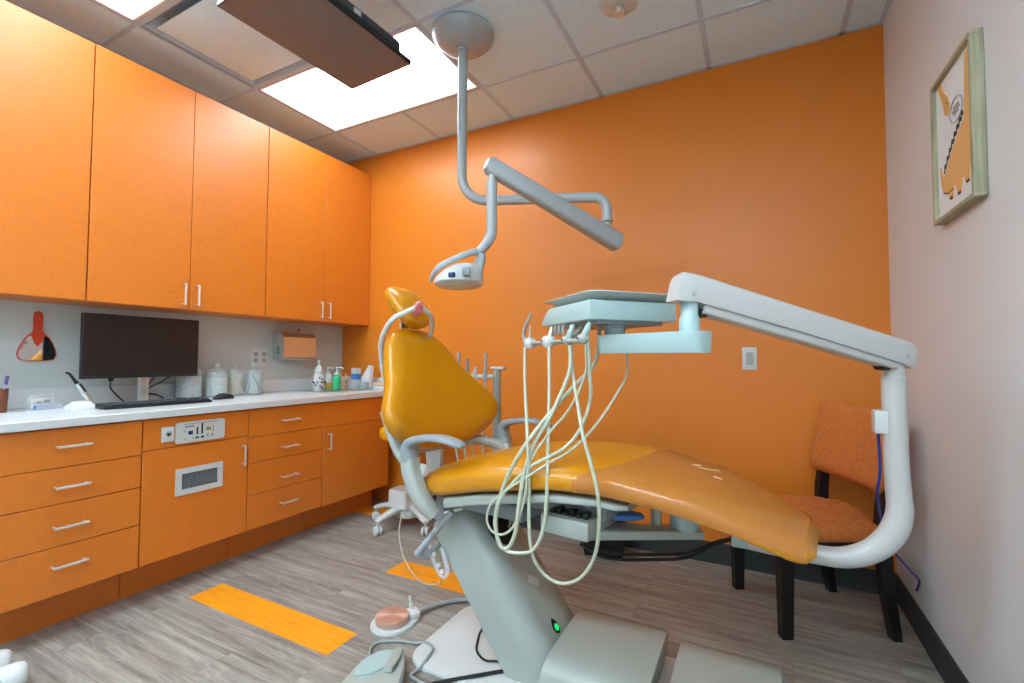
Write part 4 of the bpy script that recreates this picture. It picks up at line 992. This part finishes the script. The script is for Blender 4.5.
g = G(); g.lathe([(.0, .06), (.078, .06), (.084, .10), (.080, .125), (.062, .135), (0, .135)], (.97, -.31, 0), n=32); part('hub', g, 'plastic_white', st)
g = G(); rings = []
for z, k in ((.130, 1.12), (.145, 1.0), (.215, .98), (.228, .98), (.236, .9)): rings.append([Vector((.945+x*k, -.345+y*k, z)) for x, y in rrect(.145, .13, .018)])
g.loft(rings); part('column_cover', g, 'plastic_white', st)
part('gas_lift', G().tube([(.97, -.30, .15), (.97, -.30, .56)], .016, n=14), 'steel', st)
part('lever', G().tube([(1.0, -.31, .53), (1.1, -.35, .53), (1.14, -.38, .52)], .005, 3, 8), 'black_plastic', st)
g = G(); rows = []
for k, z, ht in ((.86, .555, 0), (1, .572, 0), (1.02, .60, 0), (1, .622, 0), (.88, .637, 0), (.5, .643, 0), (.02, .644, 0)):
    rows.append([Vector((.97+.2*k*math.cos(2*PI*i/36), -.30+.2*k*math.sin(2*PI*i/36), z)) for i in range(36)])
g.loft(rows); part('seat', g, 'vinyl_bright', st)
g = G(); g.ribbon([(.92, -.20, .57), (.885, -.13, .58), (.875, -.10, .70)], .018, .008, (1, .5, 0), 3, 12); part('back_bar', g, 'steel', st)
g = G(); g.pillow([(Vector((.885, -.115, z)), Vector((.85, .53, 0)), Vector((-.53, .85, 0)), .14*k, .022*k, -.03*k) for z, k in ((.665, .3), (.675, .8), (.70, 1), (.74, 1), (.765, .8), (.775, .3))], 24, 3); part('backrest', g, 'vinyl_bright', st)
part('wrapped_hose', G().tube([(1.02, -.28, .22), (.90, -.22, .20), (.845, -.30, .16), (.86, -.37, .13), (.91, -.39, .14)], .009, 5, 10), 'brown', st)
t = thing('mobile_stand', (.70, -2.42, 0), 'white-tipped grey feet of a stand at the bottom left corner of the picture', 'stand')
g = G(); g.tube([(.70, -2.42, .10), (.70, -2.42, .62)], .022, n=16); part('pole', g, 'steel', t)
part('crossbar', G().ribbon([(.53, -2.42, .055), (.86, -2.42, .055)], .03, .028, (0, 1, 0), 1, 16, 4), 'plastic_grey', t)
part('pole_socket', G().lathe([(0, .07), (.045, .07), (.04, .12), (0, .13)], (.70, -2.42, 0), n=20), 'plastic_grey', t)
part('top_shelf', G().prism(rrect(.20, .16, .03), (.70, -2.45, .62), (1, 0, 0), (0, 1, 0), (0, 0, .02)), 'plastic_white', t)
for x in (.705, .840):
    l = part('foot', G().tube([(x-.01, -2.42, .048), (x, -2.22, .045), (x+.003, -2.125, .043)], [.040, .040, .038], 1, 20), 'plastic_grey', t)
    g = G(); d_ = Vector((.03, .095, 0)).normalized()
    g.lathe([(.0405, -.035), (.0425, -.03), (.0425, .02), (.038, .036), (.026, .046), (0, .050)], (x+.003, -2.135, .0445), d_, 22); part('end_cap', g, 'plastic_white', l)
# ================================================================ FOOT CONTROLS
t = thing('foot_control', (1.672, -1.255, 0), 'round copper-topped foot control in a white ring base on the floor beside the dental chair', 'foot control')
fd = Vector((.55, .83, 0)).normalized(); fs_ = Vector((fd.y, -fd.x, 0)); c = Vector((1.672, -1.255, 0))
out = []
for i in range(32):
    a = 2*PI*i/32; x = math.cos(a)*.086; y = math.sin(a)*.086
    if x > 0: x *= 1.35; y *= 1-.35*(x/.116)**2
    out.append((x, y))
g = G(); g.loft([[c+fd*x*k+fs_*y*k+UZ*z for x, y in out] for k, z in ((1, .0007), (1.0, .008), (.95, .014))]); part('base', g, 'plastic_white', t)
part('disc', G().lathe([(0, .014), (.062, .014), (.066, .018), (.068, .036), (.066, .040), (.03, .0415), (0, .042)], c, n=40), 'copper', t, 'copper coloured round disc')
g = G(); g.box(c+fd*.088+UZ*.025, (.045, .06, .022), .005, 2, Matrix.Rotation(math.atan2(fd.y, fd.x), 3, 'Z')); g.tube([c+fd*.085-fs_*.02+UZ*.03, c+fd*.085-fs_*.02+UZ*.055], .008, n=12); g.tube([c+fd*.085-fs_*.02+UZ*.055, c+fd*.08-fs_*.025+UZ*.085], [.004, .006], n=10); part('lever', g, 'plastic_white', t)
part('hose', G().tube([c+fd*.10+UZ*.022, (1.742, -1.10, .016), (1.79, -1.01, .012), (1.87, -.955, .012), (2.0, -.93, .012), (2.15, -.95, .012), (2.25, -.97, .03)], .0095, 6, 12), 'hose_grey', t)
t = thing('foot_pedal', (1.87, -1.53, 0), 'pale grey-green wedge foot pedal on the floor at the bottom edge of the picture', 'foot pedal')
pr = [(1.770, -1.523), (1.782, -1.482), (1.800, -1.446), (1.842, -1.417), (1.868, -1.416), (1.892, -1.432), (1.945, -1.50), (1.99, -1.575), (1.985, -1.61), (1.95, -1.64), (1.85, -1.67), (1.80, -1.64)]
pc = Vector((1.865, -1.53, 0))
def pring(k, z0, tilt=0): return [pc+(Vector((x, y, 0))-pc)*k+UZ*(z0+tilt*((x-1.77)*.8+(-1.42-y)*.2)) for x, y in pr]
g = G(); g.loft([pring(.99, .0007), pring(1, .008), pring(.985, .03, .10), pring(.93, .037, .10)]); part('housing', g, 'plastic_grey', t)
g = G(); pr2 = [(1.790, -1.515), (1.80, -1.475), (1.82, -1.452), (1.848, -1.447), (1.868, -1.475), (1.888, -1.53), (1.87, -1.58), (1.83, -1.61), (1.80, -1.58)]
g.prism([(x-1.77, y+1.42) for x, y in pr2], (1.77, -1.42, .034), (1, 0, .08), (0, 1, -.02), (0, 0, .010)); part('tread', g, 'plastic_teal', t)
g = G(); g.ribbon([(1.872, -1.440, .056), (1.893, -1.49, .060), (1.915, -1.55, .062)], [.012, .016, .016], .008, (.8, .5, 0), 3, 14); part('rocker', g, 'plastic_grey', t)
part('cord', G().tube([(1.90, -1.462, .018), (1.87, -1.485, .02), (1.80, -1.49, .03), (1.752, -1.46, .008), (1.716, -1.418, .006), (1.719, -1.375, .006), (1.775, -1.338, .006), (1.841, -1.317, .006), (1.895, -1.314, .02), (1.937, -1.335, .022), (1.95, -1.38, .022), (1.955, -1.428, .014), (1.945, -1.468, .007), (1.97, -1.476, .007), (2.03, -1.482, .007), (2.2, -1.47, .007)], .0052, 6, 10), 'hose_grey', t)
t = thing('floor_cable', (2.1, -1.27, .017), 'thin black cable looping on the pale floor plate beneath the lift arm', 'cable')
part('cable', G().tube([(2.05, -1.13, .05), (2.035, -1.16, .0205), (2.052, -1.205, .0205), (2.085, -1.268, .0205), (2.139, -1.300, .0205), (2.183, -1.285, .0205), (2.24, -1.285, .0205)], .004, 6, 8), 'black_rubber', t)
part('thick_cable', G().tube([(2.24, -1.31, .0225), (2.20, -1.345, .0225), (2.14, -1.40, .0225), (2.05, -1.46, .010), (1.98, -1.54, .0075), (1.99, -1.58, .02)], .006, 6, 8), 'black_rubber', t)
t = thing('thin_tube', (1.45, -.87, .0), 'thin pale tube drooping from the rolling stool base towards the lift arm', 'tube')
part('tube', G().tube([(1.16, -.60, .19), (1.25, -.73, .13), (1.353, -.817, .060), (1.459, -.872, .012), (1.58, -.93, .010), (1.69, -.97, .05), (1.77, -1.05, .14), (1.85, -1.18, .32), (1.93, -1.25, .42)], .0032, 6, 8), 'hose', t)

# ================================================================ WAITING CHAIR
wf = Vector((-.905, -.425, 0)).normalized(); ws = Vector((.425, -.905, 0)).normalized(); wc_ = Vector((3.176, -.342, 0))
def wp(f, s, z): return wc_+wf*f+ws*s+UZ*z
t = thing('side_chair', (3.176, -.342, 0), 'orange woven upholstered chair with black wooden legs in the right corner of the room', 'chair')
for f, s in ((.195, -.2), (.185, .2)):
    g = G(); g.loft([[wp(f+dx*k, s+dy*k, z) for dx, dy in ((-.027, -.025), (.027, -.025), (.027, .025), (-.027, .025))] for z, k in ((0, .76), (.38, 1.0))]); part('leg', g, 'black_wood', t)
for s in (-.2, .2):
    g = G(); g.loft([[wp(f+dx, s*.97+dy, z) for dx, dy in ((-.020*k, -.018), (.020*k, -.018), (.020*k, .018), (-.020*k, .018))] for f, z, k in ((-.235, 0, .8), (-.205, .20, 1.1), (-.195, .38, 1.2), (-.20, .50, 1.1), (-.235, .74, .7))]); part('leg', g, 'black_wood', t)
g = G()
b = Matrix((wf, ws, UZ)).transposed(); g.box(wp(0, 0, .362), (.40, .40, .045), .004, 1, b); part('seat_rail', g, 'black_wood', t)
rows = []
for i in range(17):
    f = i/16; u = -.215+.47*f; k = math.sqrt(max(.02, 1-(2*f-1)**10))
    rows.append((wp(u, 0, .415), ws, UZ, (.225+.012*f)*(.9+.1*k), .040*k, -.010))
g = G(); g.pillow(rows, 36, 4.5); g.pillow([(wp(-.19+.42*i/8, 0, .452), ws, UZ, .19*math.sin(PI*(.1+.8*i/8))**.4, .014, -.012) for i in range(9)], 24, 2.2); part('seat', g, 'tile_fabric', t, sharp=60)
g = G(); rows = []
for i in range(13):
    z = .565+.325*i/12; f = i/12; k = math.sqrt(max(.03, 1-(2*f-1)**12))
    rows.append((wp(-.193-.058*f, 0, z), ws, wf, (.222+.012*f)*(.97+.03*k), .030*k*(1-.25*f), .018))
g.pillow(rows, 36, 5); part('backrest', g, 'tile_fabric', t, sharp=60)

# ================================================================ ODDS ON THE WALLS AND FLOOR
t = thing('black_bin', (2.22, -.135, 0), 'low black plastic box on the floor against the orange wall, seen under the dental chair', 'box')
g = G(); R = RZ(15); cc = Vector((2.225, -.135, 0))
g.loft([[cc+R @ Vector((x*k, y*k, z)) for x, y in rrect(.235, .165, .02)] for k, z in ((.90, 0), (1, .16), (1.04, .162), (1.04, .175), (.98, .175), (.95, .17), (.86, .01))]); part('tub', g, 'black_plastic', t)
t = thing('light_switch', (2.975, 0, 1.035), 'white rocker light switch on the orange wall above the leg rest', 'light switch')
part('plate', G().box2((2.940, -.007, 1.033), (3.010, 0, 1.152), .003), 'plastic_white', t)
g = G(); g.box2((2.9585, -.0085, 1.060), (2.9915, -.0065, 1.126), .001, 1); g.mi = 0
b_ = bmesh.new(); bmesh.ops.create_cube(b_, size=1); bmesh.ops.scale(b_, vec=(.026, .006, .058), verts=b_.verts); bmesh.ops.rotate(b_, matrix=Matrix.Rotation(.06, 3, 'X'), verts=b_.verts); bmesh.ops.translate(b_, vec=(2.975, -.0095, 1.093), verts=b_.verts); g.bm(b_)
part('rocker', g, 'plastic_grey', t)

t = thing('framed_picture', (W, -.90, 1.535), 'framed print of an orange dinosaur on the off-white right wall', 'picture')
fy0, fy1, fz0, fz1, fx = -1.065, -.74, 1.535, 2.0, W-.031
g = G()
for a, c in (((fy0, fz0), (fy1, fz0+.013)), ((fy0, fz1-.013), (fy1, fz1)), ((fy0, fz0+.013), (fy0+.013, fz1-.013)), ((fy1-.013, fz0+.013), (fy1, fz1-.013))):
    g.box2((fx, a[0], a[1]), (W-.001, c[0], c[1]), .0012, 1)
part('frame', g, 'frame_wood', t)
part('paper', G().box2((W-.018, fy0+.012, fz0+.012), (W-.014, fy1-.012, fz1-.012)), 'art_paper', t)
AO = Vector((W-.0195, fy1-.013, fz0+.013)); AUx = Vector((0, -1, 0)); aw, ah = .299, .439
def ap(pts): return [(x*aw, y*ah) for x, y in pts]
g = G()
dd = Vector((.002, 0, 0))
# body with tail, four feet
g.prism(ap([(.06, .38), (.10, .23), (.16, .18), (.30, .155), (.33, .10), (.42, .095), (.44, .16), (.50, .165), (.54, .085), (.64, .085), (.66, .17), (.72, .17), (.75, .12), (.84, .12), (.86, .22), (.90, .35), (.90, .97), (.80, .97), (.77, .70), (.73, .55), (.66, .53), (.52, .47), (.38, .40), (.26, .32), (.17, .28), (.10, .38)]), AO, AUx, (0, 0, 1), dd)
g.prism(ap([(.05, .99), (.17, .99), (.24, .90), (.34, .84), (.40, .77), (.39, .72), (.32, .70), (.25, .73), (.20, .82), (.12, .92)]), AO, AUx, (0, 0, 1), dd)
part('dinosaur', g, 'art_orange', t)
g = G(); AO2 = AO-Vector((.0008, 0, 0))
for x, y in ((.22, .34), (.29, .385), (.36, .425), (.43, .465), (.50, .50), (.57, .53), (.64, .56), (.70, .585)):
    g.prism(ap([(x-.03, y-.03), (x-.005, y+.035), (x+.025, y+.03), (x+.03, y-.005), (x+.018, y-.003), (x+.015, y+.02), (x, y+.02), (x-.015, y-.03)]), AO2, AUx, (0, 0, 1), dd)
for x, y in ((.35, .10), (.39, .097), (.57, .088), (.61, .088), (.78, .122), (.82, .122)): g.prism(ap(ellipse(.015, .012, 8, x, y)), AO2, AUx, (0, 0, 1), dd)
g.prism(ap([(.16, .18), (.30, .15), (.44, .155), (.44, .148), (.30, .142), (.155, .172)]), AO2, AUx, (0, 0, 1), dd)
for x in (.36, .375): g.prism(ap(ellipse(.006, .006, 6, x-.05, .80+.0*x)), AO2, AUx, (0, 0, 1), dd)
part('line_work', g, 'art_dark', t)
g = G()
n = 28; oa = ap(ellipse(.17, .085, n, .56, .675)); ob = ap(ellipse(.163, .0805, n, .56, .675))
for i in range(n):
    j = (i+1) % n; g.prism([oa[i], oa[j], ob[j], ob[i]], AO2, AUx, (0, 0, 1), dd)
for i, (y, w) in enumerate(((.70, .15), (.677, .2), (.654, .13))): 
    for k in range(5): g.prism(ap([(.56-w/2+w*k/5, y-.006), (.56-w/2+w*(k+.7)/5, y-.006), (.56-w/2+w*(k+.7)/5, y+.006), (.56-w/2+w*k/5, y+.006)]), AO2, AUx, (0, 0, 1), dd)
part('speech_bubble', g, 'pencil', t)


# ================================================================ CAMERA, WORLD, EXPOSURE
cam = bpy.data.cameras.new('camera'); co = bpy.data.objects.new('camera', cam); COL.objects.link(co)
f, yaw, pit, rol = 468.2101, .4794, .0366, .0044
fw = Vector((-math.sin(yaw)*math.cos(pit), math.cos(yaw)*math.cos(pit), math.sin(pit))); rt = Vector((math.cos(yaw), math.sin(yaw), 0)); up = rt.cross(fw)
r2 = rt*math.cos(rol)+up*math.sin(rol); u2 = -rt*math.sin(rol)+up*math.cos(rol)
mm = Matrix((r2, u2, -fw)).transposed().to_4x4(); mm.translation = Vector((3.0022, -2.7636, 1.087)); co.matrix_world = mm
cam.sensor_width = 36; cam.lens = f/1024*36; cam.clip_start = .02; SC.camera = co
w = bpy.data.worlds.new('world'); SC.world = w; w.use_nodes = True
w.node_tree.nodes['Background'].inputs[0].default_value = (.9, .95, 1, 1); w.node_tree.nodes['Background'].inputs[1].default_value = .3
vs_ = SC.view_settings; vs_.view_transform = 'Standard'; vs_.look = 'None'; vs_.exposure = 0.98; vs_.gamma = 1; vs_.use_curve_mapping = False
SC.cycles.max_bounces = 10; SC.cycles.diffuse_bounces = 6; SC.cycles.glossy_bounces = 5; SC.cycles.transmission_bounces = 8; SC.cycles.caustics_reflective = False; SC.cycles.caustics_refractive = False
SC.cycles.use_denoising = True; SC.cycles.sample_clamp_indirect = 6
